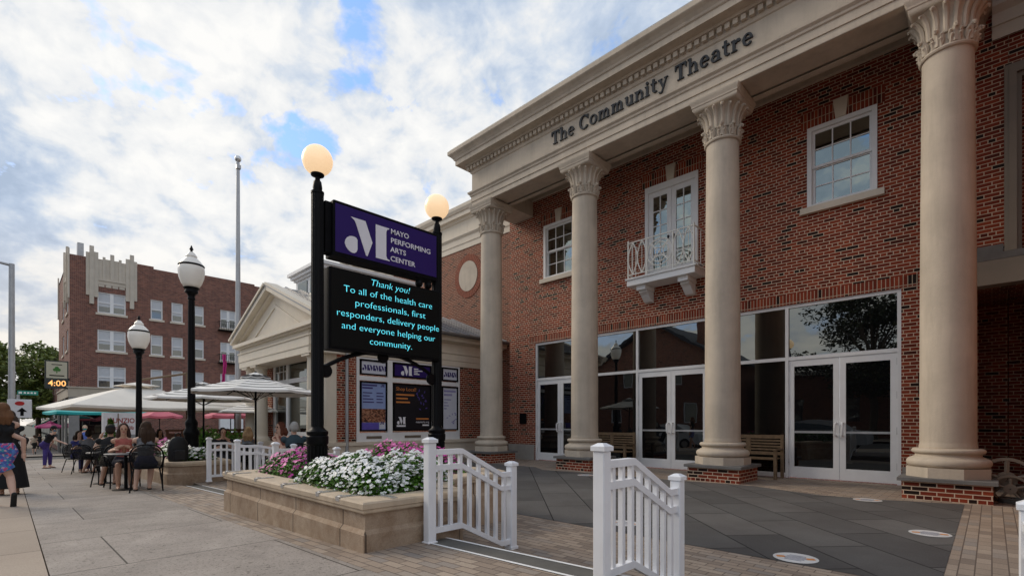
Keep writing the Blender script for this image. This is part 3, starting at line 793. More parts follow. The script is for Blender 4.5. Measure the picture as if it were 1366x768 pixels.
# roof: two slopes
rz0, rz1, rx = 4.15, 5.42, -15.8
o = MB()
for sgn, xe in ((1, AX + .43), (-1, AXL - .23)):
    o.add([(xe, 5.42, rz0), (rx, 5.42, rz1), (rx, 12.78, rz1), (xe, 12.78, rz0), (xe, 5.42, rz0 - .05), (rx, 5.42, rz1 - .05), (rx, 12.78, rz1 - .05), (xe, 12.78, rz0 - .05)],
          [(0, 1, 2, 3), (4, 5, 6, 7), (0, 3, 7, 4), (0, 1, 5, 4)])
    for k in range(17):
        y = 5.6 + k * .44; d = Vector((rx - xe, 0, rz1 - rz0))
        o.add([(xe, y - .014, rz0 + .001), (xe, y + .014, rz0 + .001), (rx, y + .014, rz1 + .001), (rx, y - .014, rz1 + .001),
               (xe, y - .014, rz0 + .045), (xe, y + .014, rz0 + .045), (rx, y + .014, rz1 + .045), (rx, y - .014, rz1 + .045)],
              [(4, 5, 6, 7), (0, 4, 7, 3), (1, 2, 6, 5), (0, 1, 5, 4)])
RF = o.build('roof', roofm, A)
# gutter
MB().tube([(AX + .46, 5.45, 4.10), (AX + .46, 12.7, 4.10)], .06, 8).build('gutter', plain('dark_gutter', (.12, .115, .11), .5), RF)
# lantern on the ridge
L0 = MB().box(-16.9, -14.9, 6.8, 10.2, 4.6, 5.95).build('lantern', white, A)
o = MB()
for a, b, z0, z1 in ((.06, 5.86, 5.95, 6.02), (.14, 0, 6.02, 6.12), (.22, 0, 6.12, 6.22)): o.box(-16.9 - a, -14.9 + a, 6.8 - a, 10.2 + a, z0 + .001, z1)
o.build('cornice', white, L0)
o = MB()
for x0 in (-16.7, -15.75): o.box(x0, x0 + .72, 6.77, 6.799, 5.2, 5.86)
for y0 in (7.0, 7.9, 8.8): o.box(-14.899, -14.87, y0, y0 + .7, 5.2, 5.86)
o.build('pane', glass_far, L0)
# portico: entablature and pediment facing the street
PL, PR, PY = -18.85, -12.75, 5.62
MB().box(PL, PR, PY, 6.348, 3.10, 3.30).box(PL - .02, PR + .02, PY - .02, 6.349, 3.301, 3.56).box(PL - .05, PR + .05, PY - .05, 6.3495, 3.561, 3.60).box(PL + .01, PR - .01, PY + .012, 6.3, 3.601, 3.74).build('portico_entablature', cream, A)
P = MB()
P.prism([(PL - .1, 3.90), (PR + .1, 3.90), (rx, 5.22)], 'xz', PY + .10, PY + .5)
PD = P.build('pediment', cream, A)
o = MB()
for a, b, z0, z1 in ((.08, 0, 3.741, 3.79), (.17, 0, 3.79, 3.90)): o.box(PL - a, PR + a, PY - a, 6.3, z0 + .001, z1)
def rake(x0, z0, x1, z1, t, y0, y1, off):
    d = Vector((x1 - x0, 0, z1 - z0)).normalized(); n = Vector((-d.z, 0, d.x)); n = n if n.z > 0 else -n
    a = Vector((x0, 0, z0)) + n * off; b = Vector((x1, 0, z1)) + n * off; e = n * t
    # mitre at the ridge
    k = t / max(.01, n.z)
    q = [(a.x, a.z), (b.x, z1 + off / n.z), (b.x, z1 + off / n.z + k), (a.x + e.x, a.z + e.z)]
    o.prism(q, 'xz', y0, y1)
for xs_, xe in ((PL - .30, rx), (PR + .30, rx)):
    rake(xs_, 3.86, xe, 5.16, .09, PY - .02, PY + .12, -.02)
    rake(xs_, 3.86, xe, 5.16, .14, PY - .19, PY + .12, .072)
    rake(xs_, 3.86, xe, 5.16, .07, PY - .24, PY + .12, .214)
o.build('raking_cornice', cream, PD)
o = MB()
xm = rx; q = [(PL + 1.05, 3.98), (PR - 1.05, 3.98), (rx, 4.86)]; qi = [(PL + 1.35, 4.03), (PR - 1.35, 4.03), (rx, 4.74)]
for i in range(3):
    j = (i + 1) % 3; o.prism([q[i], q[j], qi[j], qi[i]], 'xz', PY + .07, PY + .099)
o.build('tympanum_moulding', cream, PD)
def acol(x, y, r=.21):
    pf = [(r * 1.35, 0), (r * 1.35, .06), (r * 1.2, .12), (r * 1.02, .16), (r, .20), (r * .97, 1.0), (r * .86, 2.30), (r * .90, 2.32), (r * .86, 2.36), (r * 1.0, 2.42), (r * 1.16, 2.44), (r * 1.16, 2.49), (r, 2.495)]
    c = MB().lathe([(a, .60 + z) for a, z in pf], x, y, 24).build('column', cream, A, smooth=40)
    MB().box(x - .33, x + .33, y - .30, y + .30, -.3, .598).build('pedestal', stone_pale, c)
    MB().box(x - r * 1.25, x + r * 1.25, y - r * 1.25, y + r * 1.25, 3.04, 3.098).build('capital', cream, c)
for x, y in ((-18.42, 5.9), (-17.55, 5.9), (-13.42, 5.9)): acol(x, y)
# front window in the portico
o = MB(); x0, x1, z0, z1 = -17.85, -14.9, .5, 3.34; yw = 6.40
o.box(x0, x1, yw, yw + .1, z0, .92)
for a, b in ((x0, x0 + .16), (-16.70, -16.54), (x1 - .18, x1)): o.box(a, b, yw - .01, yw + .11, .921, z1)
for a, b, c, d in ((x0 + .16, -16.70, 2.50, 2.64), (-16.54, x1 - .18, 2.50, 2.64), (x0 + .16, -16.70, 3.2, z1), (-16.54, x1 - .18, 3.2, z1)): o.box(a, b, yw, yw + .1, c, d)
for k in (1, 2): o.box(x0 + .16 + .99 * k / 3 - .012, x0 + .16 + .99 * k / 3 + .012, yw + .02, yw + .06, 2.64, 3.2)
o.box(x0 + .16, -16.7, yw + .022, yw + .058, 2.91, 2.935)
WN = o.build('window', white, A)
MB().box(x0 + .1, x1 - .1, yw + .04, yw + .05, .92, 3.3).build('pane', glass_mid, WN)
# poster windows on the side facing the plaza
Y = [6.95, 8.05, 8.14, 9.62, 9.98, 10.75]
pw = MB(); xf0, xf1 = AX - .06, AX + .045
zrows = (.66, .96, 2.46, 2.58, 3.10)
for a, b in ((6.95, 7.03), (7.95, 8.12), (9.58, 9.98), (10.68, 10.75)): pw.box(xf0, xf1, a, b, .66, 3.10)
for a, b in ((7.03, 7.95), (8.12, 9.58), (9.98, 10.68)):
    pw.box(xf0, xf1 - .003, a, b, .66, .92).box(xf0, xf1 - .003, a, b, 2.44, 2.57).box(xf0, xf1 - .003, a, b, 3.06, 3.10)
PWN = pw.build('poster_window', white, A)
for a, b in ((7.25, 7.75), (8.55, 9.15)): MB().box(AX + .043, AX + .05, a, b, .74, .82).build('plate', plain('bronze_plate', (.16, .13, .10), .5), PWN)
purple = plain('purple_panel', (.034, .017, .135), 0.5, 0.05, 3, spec=.12)
logo_w = plain('logo_white', (.84, .83, .88), 0.5, 0.03)
paper = plain('poster_paper', (.62, .64, .72), 0.6, 0.04, 3)
bluepaper = plain('poster_blue', (.28, .36, .62), 0.6, 0.05, 3)
blackp = plain('poster_black', (.012, .011, .016), 0.35, 0.1, 3)
orange = plain('poster_orange', (.62, .22, .06), 0.6, 0.05)
inkp = plain('poster_ink', (.05, .035, .16), 0.6, 0.05)
LOGO = {'dot': [(2.843, 3.409), (2.852, 3.45), (2.874, 3.482), (2.905, 3.504), (2.935, 3.512), (2.968, 3.512), (2.992, 3.504), (3.007, 3.484), (3.007, 3.368), (2.995, 3.336), (2.971, 3.316), (2.945, 3.312), (2.915, 3.319), (2.885, 3.338), (2.858, 3.368)],
        'slant': [(2.920, 3.742), (3.113, 3.742), (3.208, 3.5), (3.140, 3.318), (3.120, 3.325), (2.99, 3.672), (2.968, 3.712)],
        'stem': [(3.253, 3.745), (3.446, 3.745), (3.446, 3.735), (3.418, 3.722), (3.403, 3.692), (3.403, 3.382), (3.418, 3.350), (3.452, 3.342), (3.452, 3.330), (3.256, 3.330)]}
def logo(x, y0, z0, h, d=.004):
    mb = MB(); s = h / .415
    for k in LOGO: mb.prism([(y0 + (a - 2.843) * s, z0 + (b - 3.33) * s) for a, b in LOGO[k]], 'yz', x, x + d)
    return mb
def case(y0, y1, z0, z1, mat):
    f = MB(); t = .045
    x0_, x1_ = AX + .0, AX + .062
    f.box(x0_, x1_, y0, y0 + t, z0, z1).box(x0_, x1_, y1 - t, y1, z0, z1).box(x0_, x1_, y0 + t, y1 - t, z0, z0 + t).box(x0_, x1_, y0 + t, y1 - t, z1 - t, z1)
    fr = f.build('poster_case', blackm, A)
    MB().box(x0_, AX + .035, y0 + t, y1 - t, z0 + t, z1 - t).build('poster', mat, fr)
    return fr
def lines(y0, z, ws, dz, h, x):
    mb = MB()
    for k, w_ in enumerate(ws): mb.box(x, x + .002, y0, y0 + w_, z - k * dz - h, z - k * dz)
    return mb
xp = AX + .036
c = case(7.05, 7.93, 2.60, 3.05, paper)
merge(*[logo(xp, 7.12 + k * .19, 2.74, .16) for k in range(4)]).build('logo_pattern', inkp, c)
c = case(8.14, 9.56, 2.60, 3.05, purple)
merge(logo(xp, 8.42, 2.68, .29), lines(8.90, 2.92, [.16, .32, .14, .2], .055, .03, xp)).build('logo', logo_w, c)
c = case(9.99, 10.67, 2.60, 3.05, paper)
merge(*[logo(xp, 10.07 + k * .19, 2.74, .16) for k in range(3)]).build('logo_pattern', inkp, c)
c = case(7.05, 7.93, .96, 2.42, bluepaper)
merge(lines(7.12, 2.33, [.48, .34], .08, .045, xp), lines(7.14, 2.10, [.3, .22, .34, .36], .09, .03, xp), lines(7.58, 2.10, [.22, .24, .2, .22], .09, .03, xp), logo(xp, 7.72, 2.27, .09)).build('printed_lines', inkp, c)
m, t_, p_, o_ = newmat('dance_photo')
vv = t_.nodes.new('ShaderNodeTexVoronoi'); vv.inputs['Scale'].default_value = 16; t_.links.new(geon(t_), vv.inputs['Vector'])
t_.links.new(ramp(t_, noise(t_, geon(t_), 13, 5, 0.7, 1.0), [(.40, (.012, .006, .006)), (.5, (.22, .07, .035)), (.58, (.52, .27, .16)), (.66, (.06, .025, .02))]), p_.inputs['Base Color'])
MB().box(xp, xp + .002, 7.10, 7.88, 1.22, 1.62).build('dance_picture', m, c)
MB().box(xp, xp + .002, 7.10, 7.66, 1.01, 1.21).build('purple_strip', plain('strip_violet', (.12, .09, .42), .6), c)
merge(MB().box(xp, xp + .001, 7.68, 7.87, 1.03, 1.30)).build('white_square', paper, c)
logo(xp + .002, 7.70, 1.16, .09).build('logo', inkp, c)
c = case(8.14, 9.56, .96, 2.42, blackp)
merge(textmesh('Shop Local!', .155, onX(xp, 8.25, 2.20), .002, width=.72), lines(8.25, 2.10, [.66, .42, .5], .115, .05, xp), lines(8.98, 1.36, [.48], .06, .045, xp)).build('orange_heading', orange, c)
merge(logo(xp, 8.28, 1.17, .22), lines(8.27, 1.14, [.32], .05, .05, xp), textmesh('mayoarts.org', .09, onX(xp, 8.97, 1.21), .002, width=.50), lines(9.22, 1.16, [.25], .05, .045, xp)).build('white_text', logo_w, c)
o = MB(); random.seed(3)
for k in range(16):
    y = 9.0 + random.random() * .42; z = 1.62 + random.random() * .62; a = random.random() * 3.1; r = .05
    o.prism([(y + r * math.cos(a), z + r * math.sin(a)), (y + .02 * math.cos(a + 1.6), z + .02 * math.sin(a + 1.6)), (y - r * math.cos(a), z - r * math.sin(a)), (y - .02 * math.cos(a + 1.6), z - .02 * math.sin(a + 1.6))], 'yz', xp, xp + .002 + .0004 * k)
o.build('purple_leaves', plain('poster_violet', (.09, .06, .30), .6), c)
c = case(9.99, 10.67, .96, 2.42, paper)
o = merge(lines(10.08, 2.30, [.5, .34], .12, .07, xp), lines(10.08, 2.0, [.3, .16, .2, .12], .10, .035, xp))
for k in range(12):
    y = 10.2 + random.random() * .4; z = 1.12 + random.random() * .42; a = random.random() * 3.1; r = .05
    o.prism([(y + r * math.cos(a), z + r * math.sin(a)), (y + .02 * math.cos(a + 1.6), z + .02 * math.sin(a + 1.6)), (y - r * math.cos(a), z - r * math.sin(a)), (y - .02 * math.cos(a + 1.6), z - .02 * math.sin(a + 1.6))], 'yz', xp, xp + .002 + .0004 * k)
o.build('printed_lines', plain('poster_lilac', (.30, .29, .50), .6), c)
# downspout
d = MB().tube([(AX + .38, 6.62, 4.0), (AX + .10, 6.62, 3.80), (AX + .10, 6.62, .42)], .045, 10).build('downspout', silver, A, smooth=40)
MB().cyl((AX + .10, 6.62, .419), (AX + .10, 6.62, .30), .06).build('boot', iron, d)

# ------------------------------------------------------------------ brick apartment building across the side street
B = thing('apartment_building', (-58, 10, -1.4), 'four storey dark brick apartment building with jagged cream parapet ornament', 'building')
bx, by = -53.0, 3.37
hl = []
cols = [(5.08, 6.95, 1), (8.68, 9.56, 0), (10.22, 11.09, 0), (11.80, 12.76, 0), (14.15, 15.50, 1), (18.4, 19.4, 0), (21.2, 22.2, 0)]
rows = [(10.36, 12.10), (7.23, 8.98), (4.12, 5.94)]
for a, b, _ in cols:
    for c, d in rows: hl.append((a, b, c, d))
w1 = wall(hl, by + .004, 26, -1.8, 14.80, bx, .25, 'x', -1)
w1.quad((bx, by, 14.79), (bx, 26, 14.79), (bx - 14, 26, 14.79), (bx - 14, by, 14.79))
hl2 = [(-56.3, -54.6, c, d) for c, d in rows] + [(-60.6, -58.9, c, d) for c, d in rows]
w2 = wall(hl2, -65.5, bx - .004, 4.05, 14.50, by, .25, 'y', 1)
w2.quad((-65.5, by, -1.8), (-65.5, 26, -1.8), (-65.5, 26, 14.5), (-65.5, by, 14.5))
for y0, y1, z in ((7.75, 8.9, 15.0), (12.4, 17.2, 15.1), (17.2, 26, 14.95)): w1.box(bx - .35, bx + .004, y0, y1, 14.795, z)
w1.box(bx - .3, bx + .012, 7.72, 26, 13.0, 13.10)
merge(w1, w2).build('wall', brick_apt, B)
for a, b, dbl in cols:
    for c, d in rows:
        o = MB(); x = bx - .12; t = .09
        o.box(x - .05, x + .05, a, a + t, c, d).box(x - .05, x + .05, b - t, b, c, d).box(x - .05, x + .05, a + t, b - t, d - t, d).box(x - .05, x + .05, a + t, b - t, c, c + t)
        if dbl: o.box(x - .048, x + .048, (a + b) / 2 - .12, (a + b) / 2 + .12, c + t, d - t)
        o.box(x - .04, x + .045, a + t, b - t, (c + d) / 2 - .04, (c + d) / 2 + .04) if not dbl else o.box(x - .04, x + .045, a + t, (a + b) / 2 - .12, (c + d) / 2 - .04, (c + d) / 2 + .04).box(x - .04, x + .045, (a + b) / 2 + .12, b - t, (c + d) / 2 - .04, (c + d) / 2 + .04)
        f = o.build('window', white, B)
        MB().box(x - .03, x - .01, a + t, b - t, c + t, d - t).build('pane', glass_far, f)
        MB().box(x - .02, x - .003, a + t, b - t, (c + d) / 2 + .05 - (.35 if (a * 7 + c) % 3 < 1 else 0), d - t).build('blind', blind, f)
        MB().box(bx - .02, bx + .08, a - .12, b + .12, c - .17, c - .001).build('sill', stone_pale, f)
for a, b, c, d in hl2:
    o = MB(); t = .09; y = by + .10
    o.box(a, a + t, y - .05, y + .05, c, d).box(b - t, b, y - .05, y + .05, c, d).box(a + t, b - t, y - .05, y + .05, d - t, d).box(a + t, b - t, y - .05, y + .05, c, c + t)
    f = o.build('window', white, B)
    MB().box(a + t, b - t, y, y + .02, c + t, d - t).build('pane', glass_far, f)
    MB().box(a - .12, b + .12, by - .08, by + .02, c - .17, c - .001).build('sill', stone_pale, f)
# stepped cream ornament over the double bay
terra = plain('terracotta_ornament', (.56, .50, .42), .7, .08, 1.5, stain=.15)
def ornament(axis, w_, u0, sgn):
    o = MB()
    def slabp(a, b, z0, z1, pr):
        if axis == 'x': o.box(w_, w_ + pr, u0 + a, u0 + b, z0, z1)
        else: o.box(u0 + a, u0 + b, w_ - pr, w_, z0, z1)
    # side piers, ribs of different height and depth
    for k, (a, b, z0, z1, p) in enumerate(((0, .22, 11.7, 15.2, .10), (.22, .50, 11.0, 15.75, .17), (.50, .78, 11.6, 15.3, .12), (2.58, 2.86, 11.6, 15.2, .12), (2.86, 3.14, 11.0, 15.6, .17), (3.14, 3.36, 11.7, 15.1, .10))): slabp(a, b, z0, z1, p)
    for k, (a, b, z1, p) in enumerate(((.78, 1.06, 14.75, .06), (1.06, 1.24, 15.0, .12), (1.24, 1.55, 14.85, .06), (1.55, 1.81, 15.3, .15), (1.81, 2.12, 14.85, .06), (2.12, 2.30, 15.0, .12), (2.30, 2.58, 14.75, .06))): slabp(a, b, 13.15, z1, p)
    slabp(.78, 2.58, 13.02, 13.149, .14); slabp(.78, 2.58, 12.72, 13.019, .07)
    for k in range(4): slabp(.80 + k * .45, 1.18 + k * .45, 12.52, 12.719, .05)
    return o
ornament('x', bx, 4.35, 1).build('parapet_ornament', terra, B)
ornament('y', by, -57.1, 1).build('parapet_ornament', terra, B)
o = MB()
for a in (-53.32, -65.3): MB().box(a, a + .3, by - .10, by - .002, 11.3, 15.3).build('corner_pier', terra, B)
MB().box(bx - 1.6, bx - .9, 3.9, 4.3, 14.8, 16.1).build('chimney', silver, B)
# iron balconettes
for c, d in rows[:2]:
    o = MB().box(bx + .01, bx + .62, 13.9, 15.75, c - .32, c - .25)
    for k in range(13): o.box(bx + .58, bx + .61, 13.9 + k * .151, 13.93 + k * .151, c - .25, c + .50)
    o.box(bx + .575, bx + .615, 13.9, 15.75, c + .50, c + .54)
    for y in (13.9, 15.70): o.box(bx + .01, bx + .6, y, y + .03, c + .5, c + .54)
    o.build('balcony', iron, B)
# ground floor: cream band, piers, dark shop glass
shop = plain('shop_cream', (.46, .40, .32), .7, .08, 2)
MB().box(bx - .2, bx + .10, by - .12, 7.9, 3.3, 4.04).box(-65.5, bx - .2, by - .12, by + .12, 3.3, 4.04).box(bx - .22, bx + .18, by - .2, 7.92, 4.041, 4.16).box(-65.5, bx - .221, by - .2, by + .1, 4.041, 4.16).build('shop_fascia', shop, B)
o = MB()
sgm = plain('shop_gray', (.24, .23, .22), .7)
for y in (3.3, 7.2): MB().box(bx - .1, bx + .08, y, y + .65, -1.7, 3.299).build('shop_pier', sgm, B)
for x in (-56.6, -60.2, -65.4): MB().box(x, x + .6, by - .1, by + .2, -1.7, 3.299).build('shop_pier', sgm, B)
pass
MB().box(bx - .02, bx + .012, 3.95, 7.2, -1.2, 3.299).box(-65, -53.7, by - .02, by + .03, -1.2, 3.299).build('shop_window', glass_low, B)
MB().box(bx - .01, bx + .5, 14.0, 16.0, -.4, 1.6).build('side_door', white, B)
# ------------------------------------------------------------------ sign on two posts
S = thing('marquee_sign', (-5.75, 3.48, .48), 'black double post sign with glowing globes, purple name panel and lit message board', 'sign')
globe = glow('globe_glass', (1.0, .68, .39), 0.56, (.70, .56, .40))
def post(y):
    o = MB()
    o.lathe([(.105, .40), (.105, .93), (.118, .95)], -5.75, y, 24)
    for k in range(16):
        a = 2 * math.pi * k / 16; o.tube([(-5.75 + .105 * math.cos(a), y + .105 * math.sin(a), .42), (-5.75 + .105 * math.cos(a), y + .105 * math.sin(a), .93)], .012, 5)
    o.lathe([(.118, .95), (.125, .97), (.125, 1.04), (.112, 1.055), (.122, 1.07), (.122, 1.10), (.085, 1.13), (.066, 1.16), (.066, 3.92), (.075, 3.925), (.075, 3.95), (.05, 3.96)], -5.75, y, 24)
    for k in range(14):
        a = 2 * math.pi * k / 14; o.tube([(-5.75 + .064 * math.cos(a), y + .064 * math.sin(a), 1.16), (-5.75 + .064 * math.cos(a), y + .064 * math.sin(a), 3.92)], .009, 5)
    o.lathe([(.05, 3.96), (.055, 4.0), (.045, 4.07), (.03, 4.09), (.03, 4.12), (.045, 4.13), (.075, 4.145), (.078, 4.16), (.055, 4.165)], -5.75, y, 20)
    p = o.build('post', iron, S, smooth=40)
    MB().sphere((-5.75, y, 4.325), .175, 28, 18).build('globe', globe, p, smooth=60)
YA, YB = 2.565, 4.325
post(YA); post(YB)
SX0, SX1 = -5.86, -5.645
C = MB().bbox(SX0, SX1, 2.71, 4.25, 3.215, 3.885, .01).box(SX0 + .03, SX1 - .05, 2.635, 2.709, 3.25, 3.86).build('name_panel', blackm, S)
MB().box(SX1 + .0005, SX1 + .004, 2.735, 4.235, 3.265, 3.845).build('panel_face', purple, C)
xs1 = SX1 + .0045
logo(xs1, 2.853, 3.315, .425).build('logo', logo_w, C)
merge(textmesh('MAYO', .093, onX(xs1, 3.492, 3.684), .003, width=.275, bold=.0012), textmesh('PERFORMING', .093, onX(xs1, 3.492, 3.566), .003, width=.63, bold=.0012),
      textmesh('ARTS', .093, onX(xs1, 3.488, 3.447), .003, width=.24, bold=.0012), textmesh('CENTER', .093, onX(xs1, 3.488, 3.328), .003, width=.385, bold=.0012)).build('lettering', logo_w, C)
D = MB().bbox(SX0, SX1 + .0, 2.66, 4.30, 2.09, 3.075, .01).build('message_board', blackm, S)
ledm, t_, p_, o_ = newmat('led_face')
wv = t_.nodes.new('ShaderNodeTexChecker'); wv.inputs['Scale'].default_value = 110; t_.links.new(uvn(t_), wv.inputs['Vector'])
t_.links.new(mix(t_, wv.outputs['Fac'], (.007, .007, .007), (.014, .014, .013)), p_.inputs['Base Color']); p_.inputs['Roughness'].default_value = .55; p_.inputs['Specular IOR Level'].default_value = .05
MB().box(SX1 + .0005, SX1 + .004, 2.685, 4.285, 2.12, 3.055).build('screen', ledm, D)
led = glow('led_letters', (.10, .62, .74), 1.0)
def ln(s, y0, z, wd, sh=0.0, size=.118): return textmesh(s, size, onX(xs1, y0, z), .001, shear=sh, width=wd, bold=-.002)
merge(ln('Thank you!', 3.195, 2.948, .575, .22), ln('To all of the health care', 2.838, 2.802, 1.315), ln('professionals, first', 2.985, 2.652, 1.05), ln('responders, delivery people', 2.745, 2.502, 1.52),
      ln('and everyone helping our', 2.81, 2.352, 1.395), ln('community.', 3.185, 2.198, .63)).build('message', led, D)
# arch brace under the board
pts = [(-5.75, YA + .06 + (YB - YA - .12) * k / 16, 1.86 + .265 * (1 - (2 * k / 16 - 1) ** 2)) for k in range(17)]
o = MB().tube(pts, .026, 8)
o.build('arch_brace', iron, S, smooth=40)
for y, z in ((YA + .10, 1.83), (YB - .10, 1.83), ((YA + YB) / 2, 2.07)):
    MB().xf(MB().lathe([(.0, -.03), (.07, -.03), (.085, 0), (.07, .03), (0, .03)], 0, 0, 14), Matrix.Translation((-5.75, y, z)) @ Matrix.Rotation(R(90), 4, 'Y')).build('rosette', iron, S)
for y in (3.98, 4.13): MB().sphere((-5.70, y, 3.14), .055, 10, 8).tube([(-5.75, y, 3.20), (-5.75, y, 3.12)], .02, 6).build('floodlight', iron, S)

# ------------------------------------------------------------------ planters
pst = brickmat('planter_stone', [(0, (.42, .325, .235)), (1, (.50, .395, .295))], (.13, .10, .075), bw=1.02, rh=4.0, ms=0.009, rough=.8, dirt=.4, bmp=.35, off=0.0, shift=1.7)
def stainify(m, amt=.75):
    t = m.node_tree; p = next(n for n in t.nodes if n.type == 'BSDF_PRINCIPLED'); src = p.inputs['Base Color'].links[0].from_socket
    mp = t.nodes.new('ShaderNodeMapping'); mp.inputs['Scale'].default_value = (2.0, 2.0, 1.8); t.links.new(geon(t), mp.inputs[0])
    s_ = ramp(t, noise(t, mp.outputs[0], 2.6, 9, .72, .6), [(.40, (0, 0, 0)), (.70, (1, 1, 1))])
    c = mix(t, M(t, 'MULTIPLY', s_, amt), src, mix(t, 1.0, src, (.52, .40, .30), 'MULTIPLY'))
    t.links.new(c, p.inputs['Base Color'])
stainify(pst)
capm = plain('planter_cap', (.52, .42, .31), .75, .14, 3.5, bmp=.2, stain=.35)
soil = plain('soil', (.045, .03, .02), .95, .3, 25, bmp=.8, bscale=60)
def offs(pts, d):
    """offset a closed counter-clockwise outline outwards by d"""
    n = len(pts); out = []
    for i in range(n):
        p0, p1, p2 = Vector(pts[i - 1]), Vector(pts[i]), Vector(pts[(i + 1) % n])
        a = (p1 - p0).normalized(); b = (p2 - p1).normalized()
        na, nb = Vector((a.y, -a.x)), Vector((b.y, -b.x)); nn = (na + nb)
        nn = nn / max(.3, nn.length_squared) * 2 if nn.length > 1e-6 else na
        out.append(tuple(p1 + nn * d))
    return out
def planter(outline, name, label, ztop, capw, group=None):
    P_ = thing(name, (sum(p[0] for p in outline) / len(outline), sum(p[1] for p in outline) / len(outline), -.1), label, 'planter', group)
    n = len(outline)
    def band(o0, z0, o1, z1, mb):
        vs = [(x, y, z0) for x, y in o0] + [(x, y, z1) for x, y in o1]
        mb.add(vs, [(i, (i + 1) % n, n + (i + 1) % n, n + i) for i in range(n)])
    b = MB(); lo = offs(outline, .03); hz_ = ztop - .25
    zb = [zs(x) - .25 for x, y in outline]
    vs = [(x, y, z) for (x, y), z in zip(lo, zb)] + [(x, y, hz_ - .02) for x, y in lo] + [(x, y, hz_ + .015) for x, y in outline] + [(x, y, ztop - .10) for x, y in outline]
    fs = []
    for k in range(3): fs += [(k * n + i, k * n + (i + 1) % n, (k + 1) * n + (i + 1) % n, (k + 1) * n + i) for i in range(n)]
    b.add(vs, fs); b.build('body', pst, P_)
    c = MB(); inn = offs(outline, -capw)
    rings = [(offs(outline, -.02), ztop - .10), (offs(outline, .028), ztop - .095), (offs(outline, .034), ztop - .085), (offs(outline, .034), ztop - .065), (offs(outline, .045), ztop - .055), (offs(outline, .045), ztop - .014), (offs(outline, .032), ztop), (offs(inn, .01), ztop), (inn, ztop - .012), (inn, ztop - .16)]
    vs = []
    for pts, z in rings: vs += [(x, y, z) for x, y in pts]
    c.add(vs, [(k * n + i, k * n + (i + 1) % n, (k + 1) * n + (i + 1) % n, (k + 1) * n + i) for k in range(len(rings) - 1) for i in range(n)])
    c.build('cap', capm, P_)
    s_ = MB(); s_.add([(x, y, ztop - .07) for x, y in inn], [tuple(range(n))]); s_.build('soil', soil, P_)
    return P_
def dense(pts, step=.25):
    out = []
    for i in range(len(pts)):
        a, b = Vector(pts[i]), Vector(pts[(i + 1) % len(pts)]); k = max(1, int((b - a).length / step)) if (b - a).length > .6 else 1
        for j in range(k): out.append(tuple(a + (b - a) * j / k))
    return out
ol = [(-7.38, 2.05), (-3.70, 2.05), (-3.70, 3.0), (-3.78, 3.11)]
for k in range(0, 9):
    a = R(-98 - k * 9.5); ol.append((-3.64 + 1.03 * math.cos(a), 4.14 + 1.03 * math.sin(a)))
ol += [(-4.66, 4.55), (-4.8, 4.72), (-5.0, 4.8), (-7.38, 4.8)]
PLT = planter(ol, 'stone_planter', 'tan stone planter with curved side holding the double post sign', .55, .27)
# skate stops along the cap
o0 = MB(); 
def stop(x, y, rz):
    m_ = MB().box(-.035, .035, -.30, .02, .5515, .5575).box(-.035, .035, .0201, .026, .528, .5575).box(-.028, .028, -.04, .015, .5576, .566)
    return MB().xf(m_, Matrix.Translation((x, y, 0)) @ Matrix.Rotation(rz, 4, 'Z'))
cap_o = next(c for c in PLT.children if c.name.startswith('cap'))
for x in (-7.28, -6.95, -6.15, -5.35, -4.50, -4.10):
    MB().xf(MB().box(-.032, .032, 0, .20, .5515, .5575).box(-.032, .032, -.006, -.0001, .520, .5575).box(-.024, .024, .01, .05, .5576, .566), Matrix.Translation((x, 2.008, 0))).build('skate_stop', steel, cap_o)
MB().box(-3.90, -3.70, 2.30, 2.36, .5515, .559).build('skate_stop', steel, cap_o)
ol2 = [(-19.0, 2.40), (-12.75, 2.40), (-12.5, 2.62), (-12.5, 3.55), (-19.0, 3.55)]
PL2 = planter(ol2, 'stone_planter', 'tan stone planter with chamfered corner under the tall street lamp', .36, .22)

